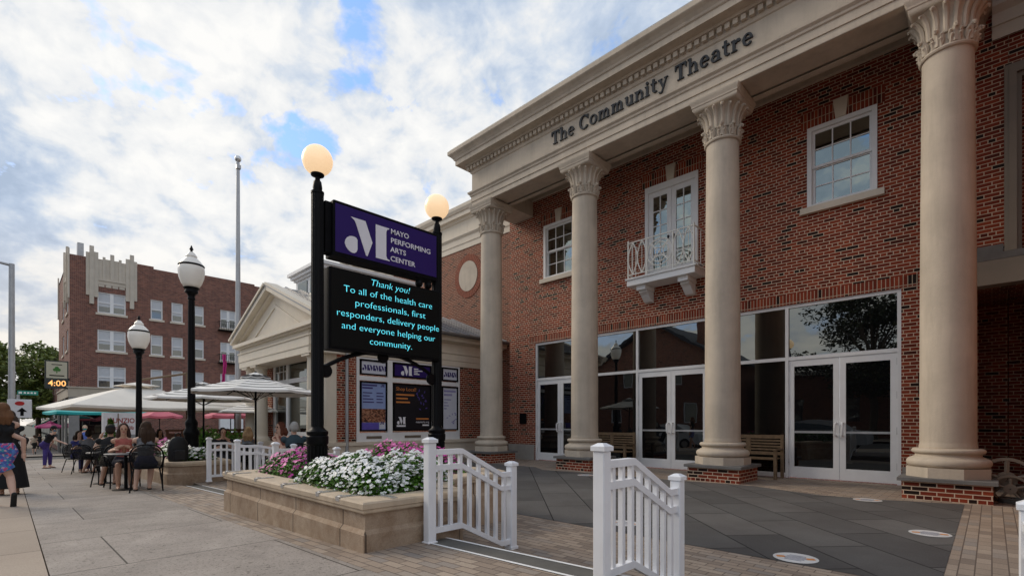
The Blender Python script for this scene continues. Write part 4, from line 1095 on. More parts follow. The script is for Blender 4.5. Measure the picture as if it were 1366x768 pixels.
# ------------------------------------------------------------------ flower masses
leafm = plain('flower_leaves', (.12, .27, .035), .5, .35, 9)
leafd = plain('flower_leaves_deep', (.065, .16, .022), .5, .35, 9)
whitef = plain('white_petals', (.86, .86, .85), .5, .03, 30)
magf = plain('magenta_petals', (.58, .045, .33), .5, .25, 14)
pinkf = plain('pink_petals', (.70, .14, .45), .5, .2, 14)
def flowers(regions, name, label, seed, mats, nl, nf, fs=.022, ls=.030):
    """regions: (x0,x1,y0,y1,height,base)"""
    rnd = random.Random(seed); mb = MB()
    tot = sum((r[1] - r[0]) * (r[3] - r[2]) for r in regions)
    for (x0, x1, y0, y1, h, zb) in regions:
        share = (x1 - x0) * (y1 - y0) / tot; cx, cy = (x0 + x1) / 2, (y0 + y1) / 2; hx, hy = (x1 - x0) / 2, (y1 - y0) / 2
        off = rnd.random() * 9
        def top(u, v):
            e = max(0, 1 - abs(u) ** 3.2) * max(0, 1 - abs(v) ** 3.2)
            return h * (e ** .55) * (1 + .16 * math.sin(4.3 * u + off) * math.cos(5.1 * v + off) + .10 * math.sin(11 * u + 2 * off) * math.sin(9 * v))
        # spread beyond the bed is uneven
        for k in range(int(nl * share)):
            u, v = rnd.uniform(-1, 1), rnd.uniform(-1, 1); t = top(u, v)
            z = zb + t * (1 - abs(rnd.gauss(0, .28))); z = max(zb - .05, z)
            x, y = cx + u * hx + rnd.gauss(0, .02), cy + v * hy + rnd.gauss(0, .02)
            a = rnd.uniform(0, 6.28); tl = rnd.uniform(-.2, 1.0); s_ = ls * rnd.uniform(.6, 1.25)
            d = Vector((math.cos(a) * math.cos(tl), math.sin(a) * math.cos(tl), math.sin(tl))); sd = Vector((-math.sin(a), math.cos(a), 0)) * s_ * .42
            p = Vector((x, y, z))
            mb.add([p - d * s_ * .5, p + sd, p + d * s_ * .7 - Vector((0, 0, s_ * .2)), p - sd], [(0, 1, 2, 3)], 0 if rnd.random() < .62 else 1)
        for k in range(int(nf * share)):
            u, v = rnd.uniform(-1, 1), rnd.uniform(-1, 1); t = top(u, v)
            if rnd.random() < .25: t *= rnd.uniform(.4, .9)
            x, y, z = cx + u * hx, cy + v * hy, zb + t + rnd.uniform(0, .02)
            nrm = Vector((u * .4 * hy / max(hx, hy) + .15 + rnd.gauss(0, .22), v * .5 - .35 + rnd.gauss(0, .22), 1.0)).normalized()
            a_ = nrm.orthogonal().normalized(); b_ = nrm.cross(a_)
            s_ = fs * rnd.uniform(.75, 1.2); p = Vector((x, y, z)); ph = rnd.uniform(0, 6.28); mi = rnd.choice((2, 2, 3))
            for q in range(5):
                g = ph + q * 1.2566
                e1 = a_ * math.cos(g - .56) + b_ * math.sin(g - .56); e2 = a_ * math.cos(g + .56) + b_ * math.sin(g + .56); e0 = a_ * math.cos(g) + b_ * math.sin(g)
                cu = nrm * s_ * rnd.uniform(-.02, .14)
                mb.add([p, p + e1 * s_ * .8 + cu * .5, p + e0 * s_ * 1.1 + cu, p + e2 * s_ * .8 + cu * .5], [(0, 1, 2, 3)], mi)
    o = mb.build(name, mats, fix=False)
    return setp(o, label, 'flowers', None, 'stuff')
W4 = [leafm, leafd, whitef, whitef]; M4 = [leafm, leafd, magf, pinkf]
flowers([(-5.62, -3.95, 2.20, 2.98, .34, .50), (-5.0, -4.35, 2.9, 3.5, .33, .5), (-4.7, -4.0, 2.5, 3.0, .36, .5)], 'white_flowers', 'mound of white impatiens on the near half of the sign planter', 11, W4, 17000, 2000, fs=.021, ls=.036)
flowers([(-7.08, -5.95, 2.32, 3.15, .32, .50), (-6.1, -4.95, 3.1, 3.65, .40, .50), (-7.05, -5.1, 3.7, 4.45, .36, .50)], 'magenta_flowers', 'magenta flowers spilling over the far end of the sign planter', 12, M4, 17000, 1750, fs=.021, ls=.036)
flowers([(-13.35, -12.75, 2.62, 3.35, .30, .32)], 'white_flowers', 'white flowers at the near end of the lamp planter behind the diners', 13, W4, 1500, 260, fs=.034, ls=.05)
flowers([(-14.3, -13.3, 2.62, 3.35, .30, .32), (-18.6, -15.6, 2.65, 3.35, .38, .32)], 'pink_flowers', 'pink flowers in the lamp planter behind the black backpack', 14, M4, 3000, 700, fs=.034, ls=.05)
flowers([(-15.6, -14.3, 2.65, 3.35, .36, .32)], 'white_flowers', 'white flowers in the middle of the lamp planter under the cream umbrella', 15, W4, 1500, 300, fs=.034, ls=.05)

# ------------------------------------------------------------------ white railings at the two entries
def railing(x, y0, y1, label, z0, z1, group):
    """z0: walk level at the tall post, z1: plaza level at the low post"""
    r = thing('railing', (x, y0, z0), label, 'railing', group)
    w_ = .042
    def pst_(y, zb, zt):
        p = MB().bbox(x - w_, x + w_, y - w_, y + w_, zb, zt, .006).build('post', vinyl, r)
        c = MB(); e = w_ + .010
        c.add([(x - e, y - e, zt + .001), (x + e, y - e, zt + .001), (x + e, y + e, zt + .001), (x - e, y + e, zt + .001), (x - e, y - e, zt + .03), (x + e, y - e, zt + .03), (x + e, y + e, zt + .03), (x - e, y + e, zt + .03), (x - .02, y - .02, zt + .05), (x + .02, y - .02, zt + .05), (x + .02, y + .02, zt + .05), (x - .02, y + .02, zt + .05)],
              [(0, 1, 2, 3)] + [(i, (i + 1) % 4, 4 + (i + 1) % 4, 4 + i) for i in range(4)] + [(4 + i, 4 + (i + 1) % 4, 8 + (i + 1) % 4, 8 + i) for i in range(4)] + [(8, 9, 10, 11)])
        c.build('post_cap', vinyl, p)
        MB().bbox(x - e, x + e, y - e, y + e, zb, zb + .03, .004).build('post_foot', vinyl, p)
    pst_(y0, z0 - .02, z0 + .885); pst_(y1, z1, z1 + .86)
    ya, yb = y0 + .36, y1 - .16
    def path(dz): return [(y0 + w_, z0 + dz), (ya, z0 + dz), (yb, z1 + dz - .02), (y1 - w_, z1 + dz - .02)]
    def zat(P_, y):
        for (a, za), (b, zb) in zip(P_, P_[1:]):
            if a <= y <= b: return za + (zb - za) * (y - a) / (b - a)
        return P_[-1][1]
    def rail(P_, h, wd, name):
        mb = MB(); poly = [(y, z + h) for y, z in P_] + [(y, z) for y, z in reversed(P_)]
        mb.prism(poly, 'yz', x - wd, x + wd); mb.build(name, vinyl, r)
    top = path(.775); mid = path(.635); bot = path(.075)
    rail(top, .048, .030, 'top_rail'); rail(mid, .050, .024, 'middle_rail'); rail(bot, .050, .024, 'bottom_rail')
    n = 8
    for k in range(n):
        y = y0 + (y1 - y0) * (k + 1) / (n + 1)
        zb, zm, zt = zat(bot, y) + .05, zat(mid, y), zat(top, y)
        MB().box(x - .017, x + .017, y - .017, y + .017, zb - .012, zm + .012).box(x - .0165, x + .0165, y - .0165, y + .0165, zm + .040, zt + .012).build('baluster', vinyl, r)
RG = 'white stair railings'
railing(-3.585, 2.62, 3.66, 'white railing at the end of the flower planter with the sign', .139, -.105, RG)
railing(-1.765, 2.62, 3.66, 'largest white railing, in front of the middle double doors', .139, -.105, RG)
railing(.142, 2.62, 3.66, 'white railing cut off by the right edge of the picture', .145, -.105, RG)
railing(-12.06, 3.0, 4.04, 'farthest white railing, beside the lamp planter', -.04, -.13, RG)
railing(-10.17, 3.0, 4.04, 'middle one of the three white railings beyond the magenta flowers', -.04, -.13, RG)
railing(-8.28, 3.0, 4.04, 'white railing just behind the magenta flowers in front of the older couple', -.04, -.13, RG)
# ------------------------------------------------------------------ street lamps, poles and signs
lampglass = glow('lamp_glass', (1.0, .90, .74), 0.05, (.76, .73, .68))
def street_lamp(x, y, zb, ztop, label):
    s_ = thing('street_lamp', (x, y, zb), label, 'street lamp', 'acorn street lamps')
    h = ztop - zb; g = ztop - 1.0        # underside of the globe
    o = MB().lathe([(.17, 0), (.17, .10), (.15, .16), (.145, .62), (.165, .66), (.165, .72), (.12, .80), (.13, .90), (.13, .95), (.085, 1.02), (.078, 1.10), (.060, g - zb - .28), (.085, g - zb - .26), (.07, g - zb - .2), (.09, g - zb - .14), (.14, g - zb - .10), (.13, g - zb - .04), (.17, g - zb), (.15, g - zb + .015)], x, y, 20, z=zb)
    for k in range(10):
        a = 2 * math.pi * k / 10; o.tube([(x + .074 * math.cos(a), y + .074 * math.sin(a), zb + 1.12), (x + .058 * math.cos(a), y + .058 * math.sin(a), g - .3)], .010, 5)
    p = o.build('post', iron, s_, smooth=40)
    MB().lathe([(.15, .016), (.205, .10), (.255, .24), (.272, .38), (.265, .48), (.255, .50)], x, y, 28, z=g).build('globe', lampglass, p, smooth=60)
    MB().lathe([(.262, .501), (.272, .52), (.262, .54), (.255, .545)], x, y, 28, z=g).build('globe_band', blackm, p, smooth=40)
    MB().lathe([(.25, .546), (.20, .62), (.13, .69), (.105, .72), (.12, .735), (.105, .77), (.06, .83), (.03, .85)], x, y, 24, z=g).build('globe_lid', lampglass, p, smooth=50)
    MB().lathe([(.03, .851), (.022, .88), (.045, .91), (.03, .94), (.008, 1.0)], x, y, 12, z=g).build('finial', iron, p, smooth=50)
street_lamp(-13.43, 2.98, .28, 5.36, 'tall black street lamp with white acorn globe rising from the flower planter')
street_lamp(-17.97, 2.66, -.33, 4.37, 'shorter-looking black street lamp with white acorn globe beside the cream umbrella')
def pole(name, x, y, z0, z1, r0, r1, mat, label, cat):
    t = thing(name, (x, y, z0), label, cat)
    MB().tube([(x, y, z0), (x, y, z1)], [r0, r1], 14).build('shaft', mat, t, smooth=40); return t
fp = pole('flagpole', -22.3, 6.6, -.6, 11.95, .13, .065, silver, 'tall pale metal flagpole with round ball top standing behind the pediment', 'flagpole')
MB().sphere((-22.3, 6.6, 12.11), .13, 14, 10).build('ball_finial', steel, fp, smooth=60)
MB().box(-22.36, -22.18, 6.52, 6.68, 11.68, 11.83).build('truck', silver, fp)
flagc = plain('magenta_cloth', (.46, .03, .20), .7, .1, 6)
fl = MB(); fx, fy = -22.4, 6.25
for k in range(9):
    z = 4.0 - k * .26; d = .03 * math.sin(k * 1.3)
    for j in range(4):
        u0, u1 = j * .03, (j + 1) * .03; w0, w1 = .05 * math.sin(j * 2.1 + k * .3), .05 * math.sin((j + 1) * 2.1 + k * .3)
        fl.quad((fx + w0, fy - .20 + u0 + d, z), (fx + w1, fy - .20 + u1 + d, z), (fx + w1, fy - .2 + u1 + d, z - .26), (fx + w0, fy - .2 + u0 + d, z - .26))
f_ = fl.build('flag', flagc, fp)
sm = f_.modifiers.new('thick', 'SOLIDIFY'); sm.thickness = .012
# grey light pole at the kerb
lp = thing('light_pole', (-22.7, .045, -.45), 'grey metal light pole at the kerb with a green street name sign', 'light pole')
MB().tube([(-22.7, .045, -.45), (-22.7, .045, 6.35)], [.092, .07], 14).build('shaft', silver, lp, smooth=40)
MB().tube([(-22.7, .045, 6.30), (-22.75, -.5, 6.38), (-22.8, -1.8, 6.45)], [.045, .035, .03], 10).build('arm', silver, lp, smooth=40)
teal = plain('street_sign_green', (.02, .22, .17), .45, .05)
ss = MB().box(-22.62, -22.60, .17, .66, 2.12, 2.26).build('street_name_sign', teal, lp)
merge(MB().box(-22.599, -22.597, .20, .28, 2.16, 2.22), *[MB().box(-22.599, -22.597, .32 + k * .08, .37 + k * .08, 2.165, 2.215) for k in range(4)]).build('sign_lettering', white, ss)
# white notice board on its own post
signw = plain('sign_white', (.68, .68, .70), .5, .05)
nb = thing('notice_sign', (-17.0, .145, -.27), 'white square traffic sign with red oval and dark arrow on a thin post', 'sign')
MB().cyl((-17.03, .145, -.27), (-17.03, .145, 1.9), .03).build('post', silver, nb)
f_ = MB().bbox(-17.0, -16.97, -.045, .385, 1.33, 1.78, .01).build('sign_face', signw, nb)
MB().xf(MB().lathe([(.0, 0), (.085, 0), (.085, .006), (0, .006)], 0, 0, 20), Matrix.Translation((-16.969, .17, 1.68)) @ Matrix.Rotation(R(90), 4, 'Y') @ Matrix.Diagonal((.6, 1, 1, 1))).build('red_oval', plain('sign_red', (.45, .02, .02), .5, .05), f_)
MB().prism([(.18, 1.38), (.24, 1.38), (.24, 1.48), (.30, 1.48), (.21, 1.58), (.12, 1.48), (.18, 1.48)], 'yz', -16.969, -16.964).build('arrow', blackm, f_)
# bank clock on the corner of the apartment building
bc = thing('clock_sign', (-53.2, 2.9, 3.4), 'boxy bank sign with green emblem and amber digits showing the time, on the brick corner', 'sign')
MB().box(-53.3, -53.05, 1.92, 3.30, 3.95, 6.15).build('housing', plain('sign_housing', (.05, .055, .05), .5), bc)
f_ = MB().box(-53.049, -53.02, 2.0, 3.22, 4.75, 6.05).build('face', plain('sign_cream', (.50, .46, .34), .5, .03), bc)
grn = plain('emblem_green', (.05, .17, .03), .5, .05)
o = MB()
for q in ((2.50, 5.42), (2.72, 5.42), (2.61, 5.56)):
    o.prism([(q[0] + .12 * math.cos(2 * math.pi * k / 12), q[1] + .12 * math.sin(2 * math.pi * k / 12)) for k in range(12)], 'yz', -53.019, -53.01 + .002 * q[1] % .004)
o.prism([(2.58, 5.15), (2.64, 5.15), (2.64, 5.4), (2.58, 5.4)], 'yz', -53.019, -53.013)
o.build('emblem', grn, f_)
MB().box(-53.019, -53.012, 2.18, 3.05, 4.92, 5.0).box(-53.019, -53.012, 2.3, 2.92, 5.80, 5.86).build('sign_lettering', blackm, f_)
textmesh('4:00', .62, onX(-53.045, 2.10, 4.15), .004, width=1.05, bold=.006).build('digits', glow('amber_digits', (1.0, .46, .14), .9), bc)
MB().box(-53.25, -53.1, 3.30, 3.36, 4.6, 4.8).build('bracket', iron, bc)

# ------------------------------------------------------------------ umbrellas
canvas = plain('cream_canvas', (.80, .75, .67), .8, .05, 2); canvas_w = plain('white_canvas', (.82, .80, .76), .8, .04, 2)
stripe_b = plain('black_stripe', (.03, .03, .032), .8, .1); tealc = plain('teal_canvas', (.03, .38, .38), .75, .06); pinkc = plain('pink_canvas', (.55, .13, .17), .75, .06)
magc = plain('hotpink_canvas', (.42, .05, .18), .75, .06)
def canopy(n, r, ze, za, mats, rings, a0, val, sag=.06):
    if len(mats) > 1: sag = .02
    mb = MB(); segs = []
    N_ = n * 4
    def pt(t, k):
        a = a0 + 2 * math.pi * k / N_; f = (k % 4) / 4
        apo = math.cos(math.pi / n); rr_ = r * t * apo / math.cos(((k % 4) / 4 - .5) * 2 * math.pi / n) if True else r * t
        sg = sag * t * math.sin(math.pi * f)
        return (rr_ * math.cos(a), rr_ * math.sin(a), za - (za - ze) * (t ** 1.08) - sg)
    ts = [.06 + (1 - .06) * i / rings for i in range(rings + 1)]
    vs = [pt(t, k) for t in ts for k in range(N_)]
    vs += [(x, y, z - val) for x, y, z in vs[-N_:]]
    for i in range(rings + 1):
        for k in range(N_):
            q = (k + 1) % N_
            mb_m = int(i % 4 == 1) if len(mats) > 1 and i < rings else 0
            mb.f.append([i * N_ + k, i * N_ + q, (i + 1) * N_ + q, (i + 1) * N_ + k]); mb.m.append(mb_m)
    mb.v = vs
    return mb
def umbrella(x, y, zg, ze, za, r, n, mats, label, group, a0=0.0, rings=6, mast=None, val=.12, polem=None):
    u = thing('patio_umbrella', (x, y, zg), label, 'umbrella', group)
    polem = polem or iron
    T4 = Matrix.Translation((x, y, 0))
    c = MB().xf(canopy(n, r, ze, za, mats, rings, a0, val), T4).build('canopy', mats, u)
    md = c.modifiers.new('thick', 'SOLIDIFY'); md.thickness = .008
    v = MB().xf(canopy(n, r * .24, za - .02, za + .10, mats, 2, a0, .02, .01), T4).build('vent_cap', mats, c)
    md = v.modifiers.new('thick', 'SOLIDIFY'); md.thickness = .006
    if mast is None: MB().tube([(x, y, zg), (x, y, za + .12)], .024, 10).build('pole', polem, u)
    else:
        mx, my = mast
        MB().tube([(mx, my, zg), (mx, my, za + .5)], .05, 10).build('pole', polem, u)
        MB().tube([(mx, my, za + .45), (x, y, za + .16)], .035, 8).build('arm', polem, u)
    for k in range(n):
        a = a0 + 2 * math.pi * k / n
        MB().tube([(x, y, za - .06), (x + r * .97 * math.cos(a), y + r * .97 * math.sin(a), ze - .02)], .009, 5).build('rib', polem, u)
        MB().tube([(x, y, za - .55), (x + r * .5 * math.cos(a), y + r * .5 * math.sin(a), (za + ze) / 2 - .05)], .008, 5).build('strut', polem, u)
    return u
UG = 'patio umbrellas'
umbrella(-20.4, 2.95, -.38, 1.72, 2.46, 2.95, 4, [canvas], 'largest cream square umbrella, over the sidewalk tables', UG, R(45 + 8), 5, mast=(-19.9, 4.3), polem=wood, val=.07)
umbrella(-20.3, 5.9, -.38, 1.85, 2.55, 2.3, 4, [canvas], 'cream square umbrella half hidden behind the tall street lamp', UG, R(40), 5, polem=wood)
umbrella(-12.1, 3.95, -.15, 1.92, 2.27, 1.35, 8, [canvas_w, stripe_b], 'striped black and white umbrella in front of the pavilion window', UG, R(10), 21, val=.05)
umbrella(-15.6, 3.75, -.27, 1.88, 2.24, 1.35, 8, [canvas_w, stripe_b], 'striped black and white umbrella behind the tall street lamp', UG, R(30), 21, val=.05)
umbrella(-18.9, 6.2, -.33, 1.62, 2.0, 1.5, 6, [canvas_w, stripe_b], 'low striped umbrella farthest back beside the pavilion columns', UG, R(0), 21, val=.05)
umbrella(-36.5, 3.7, -.9, 1.82, 2.35, 2.6, 6, [tealc], 'teal umbrella under the corner of the brick building', UG, R(10), 4)
umbrella(-33.0, 5.8, -.75, 1.62, 1.95, 1.1, 6, [pinkc], 'coral pink umbrella beyond the cream one', UG, R(25), 4)
umbrella(-27.5, 7.8, -.6, 1.60, 1.95, 1.2, 6, [pinkc], 'coral pink umbrella left of the pavilion columns', UG, R(5), 4)
umbrella(-62.0, 2.6, -1.6, .90, 1.3, 1.1, 6, [magc], 'hot pink umbrella far down the sidewalk', UG, R(5), 4)

# restaurant banner, patio fence
bn = thing('restaurant_banner', (-27.4, 3.85, -.6), 'white restaurant banner with red lettering stretched in a pale frame', 'banner')
f_ = MB().box(-27.43, -27.40, 2.83, 4.10, .70, 1.66).build('cloth', signw, bn)
for y in (2.77, 4.10): MB().box(-27.46, -27.38, y, y + .06, -.6, 1.66).build('post', white, bn)
redl = plain('banner_red', (.30, .03, .025), .6, .05)
textmesh('NUNZIO', .30, onX(-27.399, 2.95, 1.21), .003, width=.94, bold=.006).build('name', redl, f_)
textmesh('Italian Villa', .22, onX(-27.399, 3.16, .92), .003, shear=.35, width=.70, bold=.003).build('script', redl, f_)
MB().cyl((-27.36, 3.32, .0), (-27.36, 3.32, 1.62), .018).build('brace', wood, bn)
pf = thing('patio_fence', (-19.5, 5.0, -.4), 'low brown wooden rail fence behind the lamp planter', 'fence')
wred = plain('red_brown_wood', (.15, .065, .04), .6, .2, 8)
for k in range(7): MB().box(-19.54, -19.46, 3.6 + k * .72, 3.68 + k * .72, -.45, .92).build('fence_post', wred, pf)
MB().box(-19.57, -19.43, 3.58, 8.1, .921, .99).build('top_rail', wred, pf)
MB().box(-19.53, -19.47, 3.68, 8.0, .60, .68).build('lower_rail', wred, pf) if False else None
for k in range(6):
    MB().box(-19.52, -19.48, 3.681 + k * .72, 4.319 + k * .72, .18, .86).build('panel', wred, pf)

# ------------------------------------------------------------------ plants and trees
def leafcloud(mb, c, r, n, size, rnd, flat=.8):
    for k in range(n):
        d = Vector((rnd.gauss(0, 1), rnd.gauss(0, 1), rnd.gauss(0, 1) * flat)).normalized() * (rnd.random() ** .4)
        p = Vector(c) + Vector((d.x * r[0], d.y * r[1], d.z * r[2]))
        a = Vector((rnd.gauss(0, 1), rnd.gauss(0, 1), rnd.gauss(0, .6))).normalized(); b = a.orthogonal().normalized(); b = Matrix.Rotation(rnd.uniform(0, 6.28), 3, a) @ b
        s_ = size * rnd.uniform(.6, 1.3)
        mb.add([p - a * s_, p + b * s_ * .5, p + a * s_, p - b * s_ * .5], [(0, 1, 2, 3)], 0 if rnd.random() < .6 else 1)
treeleaf = plain('tree_leaves', (.16, .20, .045), .6, .4, .8); treeleaf2 = plain('tree_leaves_deep', (.09, .125, .03), .6, .4, .8)
bark = plain('bark', (.09, .07, .05), .85, .3, 8)
def tree(x, y, zg, h, rad, seed, label, name='street_tree', group='street trees', nclump=26, leaves=260, size=.22, low=.35, cat='tree', lm=None):
    rnd = random.Random(seed); t = thing(name, (x, y, zg), label, cat, group)
    tk = MB(); tk.tube([(x, y, zg), (x + .05, y, zg + h * .2), (x - .05, y + .05, zg + h * .45), (x, y, zg + h * .8)], [h * .028, h * .022, h * .016, h * .006], 9)
    cr = MB()
    for k in range(nclump):
        a = rnd.uniform(0, 6.28); u = rnd.random() ** .6; v = rnd.random()
        zz = zg + h * (low + (1 - low) * v); rr_ = rad * u * math.sin(math.pi * min(.97, .12 + .80 * v)) ** .8
        c = (x + rr_ * math.cos(a), y + rr_ * math.sin(a), zz)
        tk.tube([(x, y, zg + h * (.28 + .3 * v)), ((x + c[0]) / 2, (y + c[1]) / 2, (zg + h * (.3 + .3 * v) + zz) / 2 + .1), c], [h * .009, h * .006, h * .002], 5)
        q = rad * rnd.uniform(.20, .38)
        leafcloud(cr, c, (q, q, q * .62), int(leaves * rnd.uniform(.6, 1.3)), size, rnd)
    tk.build('trunk', bark, t); cr.build('crown', lm or [treeleaf, treeleaf2], t, fix=False)
    return t
tree(-82, 2.4, -1.6, 11.8, 5.6, 5, 'dense green street tree rising behind the bank clock sign', nclump=42, size=.26)
tree(-76, -2.5, -1.6, 10.8, 5.2, 6, 'leafy street tree behind the grey light pole', nclump=40, size=.26)
tree(-98, 4.5, -1.6, 9.5, 4.6, 8, 'smaller street tree farther down the row of shops', nclump=26, size=.28)
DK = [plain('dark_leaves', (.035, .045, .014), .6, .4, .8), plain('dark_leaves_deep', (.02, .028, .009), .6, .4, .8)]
# across the street, mirrored in the glass of the storefront
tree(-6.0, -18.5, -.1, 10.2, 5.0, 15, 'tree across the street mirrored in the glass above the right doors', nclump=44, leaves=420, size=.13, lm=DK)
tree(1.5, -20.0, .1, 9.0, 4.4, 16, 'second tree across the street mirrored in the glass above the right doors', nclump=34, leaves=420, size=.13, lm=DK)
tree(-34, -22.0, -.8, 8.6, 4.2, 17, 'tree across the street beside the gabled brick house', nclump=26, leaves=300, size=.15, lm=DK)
# conical evergreen in a pot, round shrub
ev = thing('potted_evergreen', (-19.2, 2.15, -.35), 'small cone shaped evergreen in front of the restaurant banner', 'evergreen')
cr = MB(); rnd = random.Random(4)
for k in range(11): leafcloud(cr, (-19.2, 2.15, .12 + k * .11), (.30 * (1 - k / 12.5), .30 * (1 - k / 12.5), .12), 150, .045, rnd)
cr.build('foliage', [leafm, leafd], ev, fix=False)
MB().lathe([(.16, 0), (.21, .38), (.23, .40), (.23, .43), (.19, .43)], -19.2, 2.15, 16, z=-.36).build('pot', plain('dark_pot', (.05, .045, .04), .6), ev)
sh = thing('round_shrub', (-15.9, 4.2, -.27), 'round green shrub in a pot below the striped umbrellas', 'shrub')
cr = MB()
for k in range(9): leafcloud(cr, (-15.9 + rnd.uniform(-.4, .4), 4.2 + rnd.uniform(-.5, .5), .62 + rnd.uniform(-.2, .28)), (.34, .34, .28), 240, .05, rnd)
cr.build('foliage', [leafm, leafd], sh, fix=False)
MB().lathe([(.30, 0), (.40, .50), (.43, .52), (.43, .58), (.36, .58)], -15.9, 4.2, 18, z=-.28).build('pot', plain('grey_pot', (.10, .10, .095), .6), sh)

# ------------------------------------------------------------------ shops farther down the street
def shop_row(x0, x1, h, wallm, label, awn, seed, deep=10):
    zg = slope(x0) - .02; yf = 3.5
    s_ = thing('shop_building', ((x0 + x1) / 2, yf + deep / 2, zg), label, 'building', 'shops down the street')
    n = max(2, int(abs(x1 - x0) / 3.4)); hs = []; wd = abs(x1 - x0) / n; xa = min(x0, x1)
    for k in range(n): hs += [(xa + k * wd + wd * .28, xa + k * wd + wd * .72, z + .0, z + 1.6) for z in ([4.3] if h < 8 else [4.3, 7.4])]
    w_ = wall(hs, xa, max(x0, x1), zg, h, yf, .2, 'y', 1)
    X = max(x0, x1)
    w_.quad((X, yf, zg), (X, yf + deep, zg), (X, yf + deep, h), (X, yf, h)); w_.quad((xa, yf, h - .001), (X, yf, h - .001), (X, yf + deep, h - .001), (xa, yf + deep, h - .001))
    w_.build('wall', wallm, s_)
    MB().box(xa - .05, X + .12, yf - .3, yf + deep, h, h + .16).box(xa, X + .06, yf - .15, yf + .1, h - .35, h - .001).build('cornice', stone_pale, s_)
    for a, b, c, d in hs:
        f = MB().box(a, a + .08, yf + .05, yf + .12, c, d).box(b - .08, b, yf + .05, yf + .12, c, d).box(a + .08, b - .08, yf + .05, yf + .12, c, c + .08).box(a + .08, b - .08, yf + .05, yf + .12, (c + d) / 2 - .04, (c + d) / 2 + .04).build('window', white, s_)
        MB().box(a + .08, b - .08, yf + .09, yf + .10, c + .08, d).build('pane', glass_far, f)
    for k in range(n):
        a, b = xa + k * wd + .15, xa + (k + 1) * wd - .15
        MB().box(a, b, yf - .02, yf + .02, zg + .5, zg + 3.3).build('shop_window', glass_low, s_)
        MB().box(a, b, yf - .05, yf - .005, zg + 3.35, zg + 3.95).build('shop_fascia', [shop, signw, blackm][(k + seed) % 3], s_)
        o = MB(); o.add([(a, yf - .06, zg + 3.3), (b, yf - .06, zg + 3.3), (b, yf - 1.25, zg + 2.55), (a, yf - 1.25, zg + 2.55), (b, yf - 1.25, zg + 2.3), (a, yf - 1.25, zg + 2.3)], [(0, 1, 2, 3), (3, 2, 4, 5), (0, 3, 5), (1, 2, 4)])
        o.build('awning', awn[(k + seed) % len(awn)], s_)
awb = plain('black_awning', (.02, .022, .022), .7); awg = plain('grey_awning', (.22, .21, .19), .7); awr = plain('rust_awning', (.22, .06, .04), .7)
pinkb = brickmat('brick_pink', [(0, (.22, .10, .085)), (1, (.30, .15, .125))], (.34, .26, .22))
shop_row(-66.2, -80, 6.2, pinkb, 'low pink brick shop with white cornice beyond the apartment building', [awb, awg], 0)
shop_row(-80.3, -100, 8.8, brick_apt, 'taller dark brick shop block down the street', [awr, awb, tealc], 1)
shop_row(-100.3, -135, 7.4, shop, 'cream shop block at the far end of the street', [awg, awb], 2)
# black and grey awnings on the apartment building's street front
ap = MB()
# ------------------------------------------------------------------ across the street (seen in the reflections)
h_ = thing('gabled_house', (-22, -20, -.6), 'brick house with steep gable and chimney across the street, mirrored in the storefront', 'house')
gx0, gx1, gy = -29, -16, -17.5
g = wall([(-27, -25.8, 1.2, 3.0), (-19.5, -18.3, 1.2, 3.0), (-25.6, -24.6, 4.6, 6.0), (-20.6, -19.6, 4.6, 6.0)], gx0, gx1, -.8, 6.6, gy, .15, 'y', -1)
g.prism([(gx0, 6.601), (gx1, 6.601), ((gx0 + gx1) / 2, 10.4)], 'xz', gy - .1, gy - 9)
g.box(gx0, gx1, gy - 9, gy - .31, -.8, 6.6) if False else g.box(gx0 + .01, gx1 - .01, gy - 9, gy - .4, -.8, 6.6)
g.build('wall', brick_wing, h_)
rf = MB()
for xe in (gx0 - .5, gx1 + .5):
    rf.add([(xe, gy + .5, 6.45), ((gx0 + gx1) / 2, gy + .5, 10.62), ((gx0 + gx1) / 2, gy - 9.3, 10.62), (xe, gy - 9.3, 6.45), (xe, gy + .5, 6.2), ((gx0 + gx1) / 2, gy + .5, 10.37), ((gx0 + gx1) / 2, gy - 9.3, 10.37), (xe, gy - 9.3, 6.2)], [(0, 1, 2, 3), (4, 5, 6, 7), (0, 1, 5, 4), (0, 3, 7, 4)])
r_ = rf.build('roof', plain('slate_roof', (.05, .05, .055), .7), h_)
MB().box(-19.2, -18.2, gy - 3, gy - 2, 8.0, 12.0).build('chimney', brick_wing, r_)
for a, b, c, d in ((-27, -25.8, 1.2, 3.0), (-19.5, -18.3, 1.2, 3.0), (-25.6, -24.6, 4.6, 6.0), (-20.6, -19.6, 4.6, 6.0)):
    f = MB().box(a, a + .1, gy - .14, gy - .06, c, d).box(b - .1, b, gy - .14, gy - .06, c, d).box(a + .1, b - .1, gy - .14, gy - .06, c, c + .1).box(a + .1, b - .1, gy - .14, gy - .06, d - .1, d).build('window', white, h_)
    MB().box(a + .1, b - .1, gy - .12, gy - .10, c + .1, d - .1).build('pane', glass_far, f)
grid_sheet([-140, -60, -40, -20, 0, 10, 60], [-40, -25, -13.02], lambda x, y: slope(min(x, 20)) - .02, 'opposite_sidewalk', conc or kerbm)
lb = thing('long_building', (8, -24, 0), 'long low brick building across the street, mirrored low in the right doors', 'building')
lw = wall([(x_, x_ + 1.5, 1.3, 3.2) for x_ in range(-13, 30, 4)], -15, 34, -.3, 5.2, -23, .2, 'y', -1); lw.box(-15, 34, -36, -23.3, -.3, 5.2)
lw.build('wall', brick_wing, lb); MB().box(-15.3, 34.3, -36, -22.7, 5.201, 5.5).build('cornice', stone_pale, lb)
for x_ in range(-13, 30, 4): MB().box(x_ + .001, x_ + 1.499, -23.15, -23.1, 1.3, 3.2).build('window', glass_far, lb)
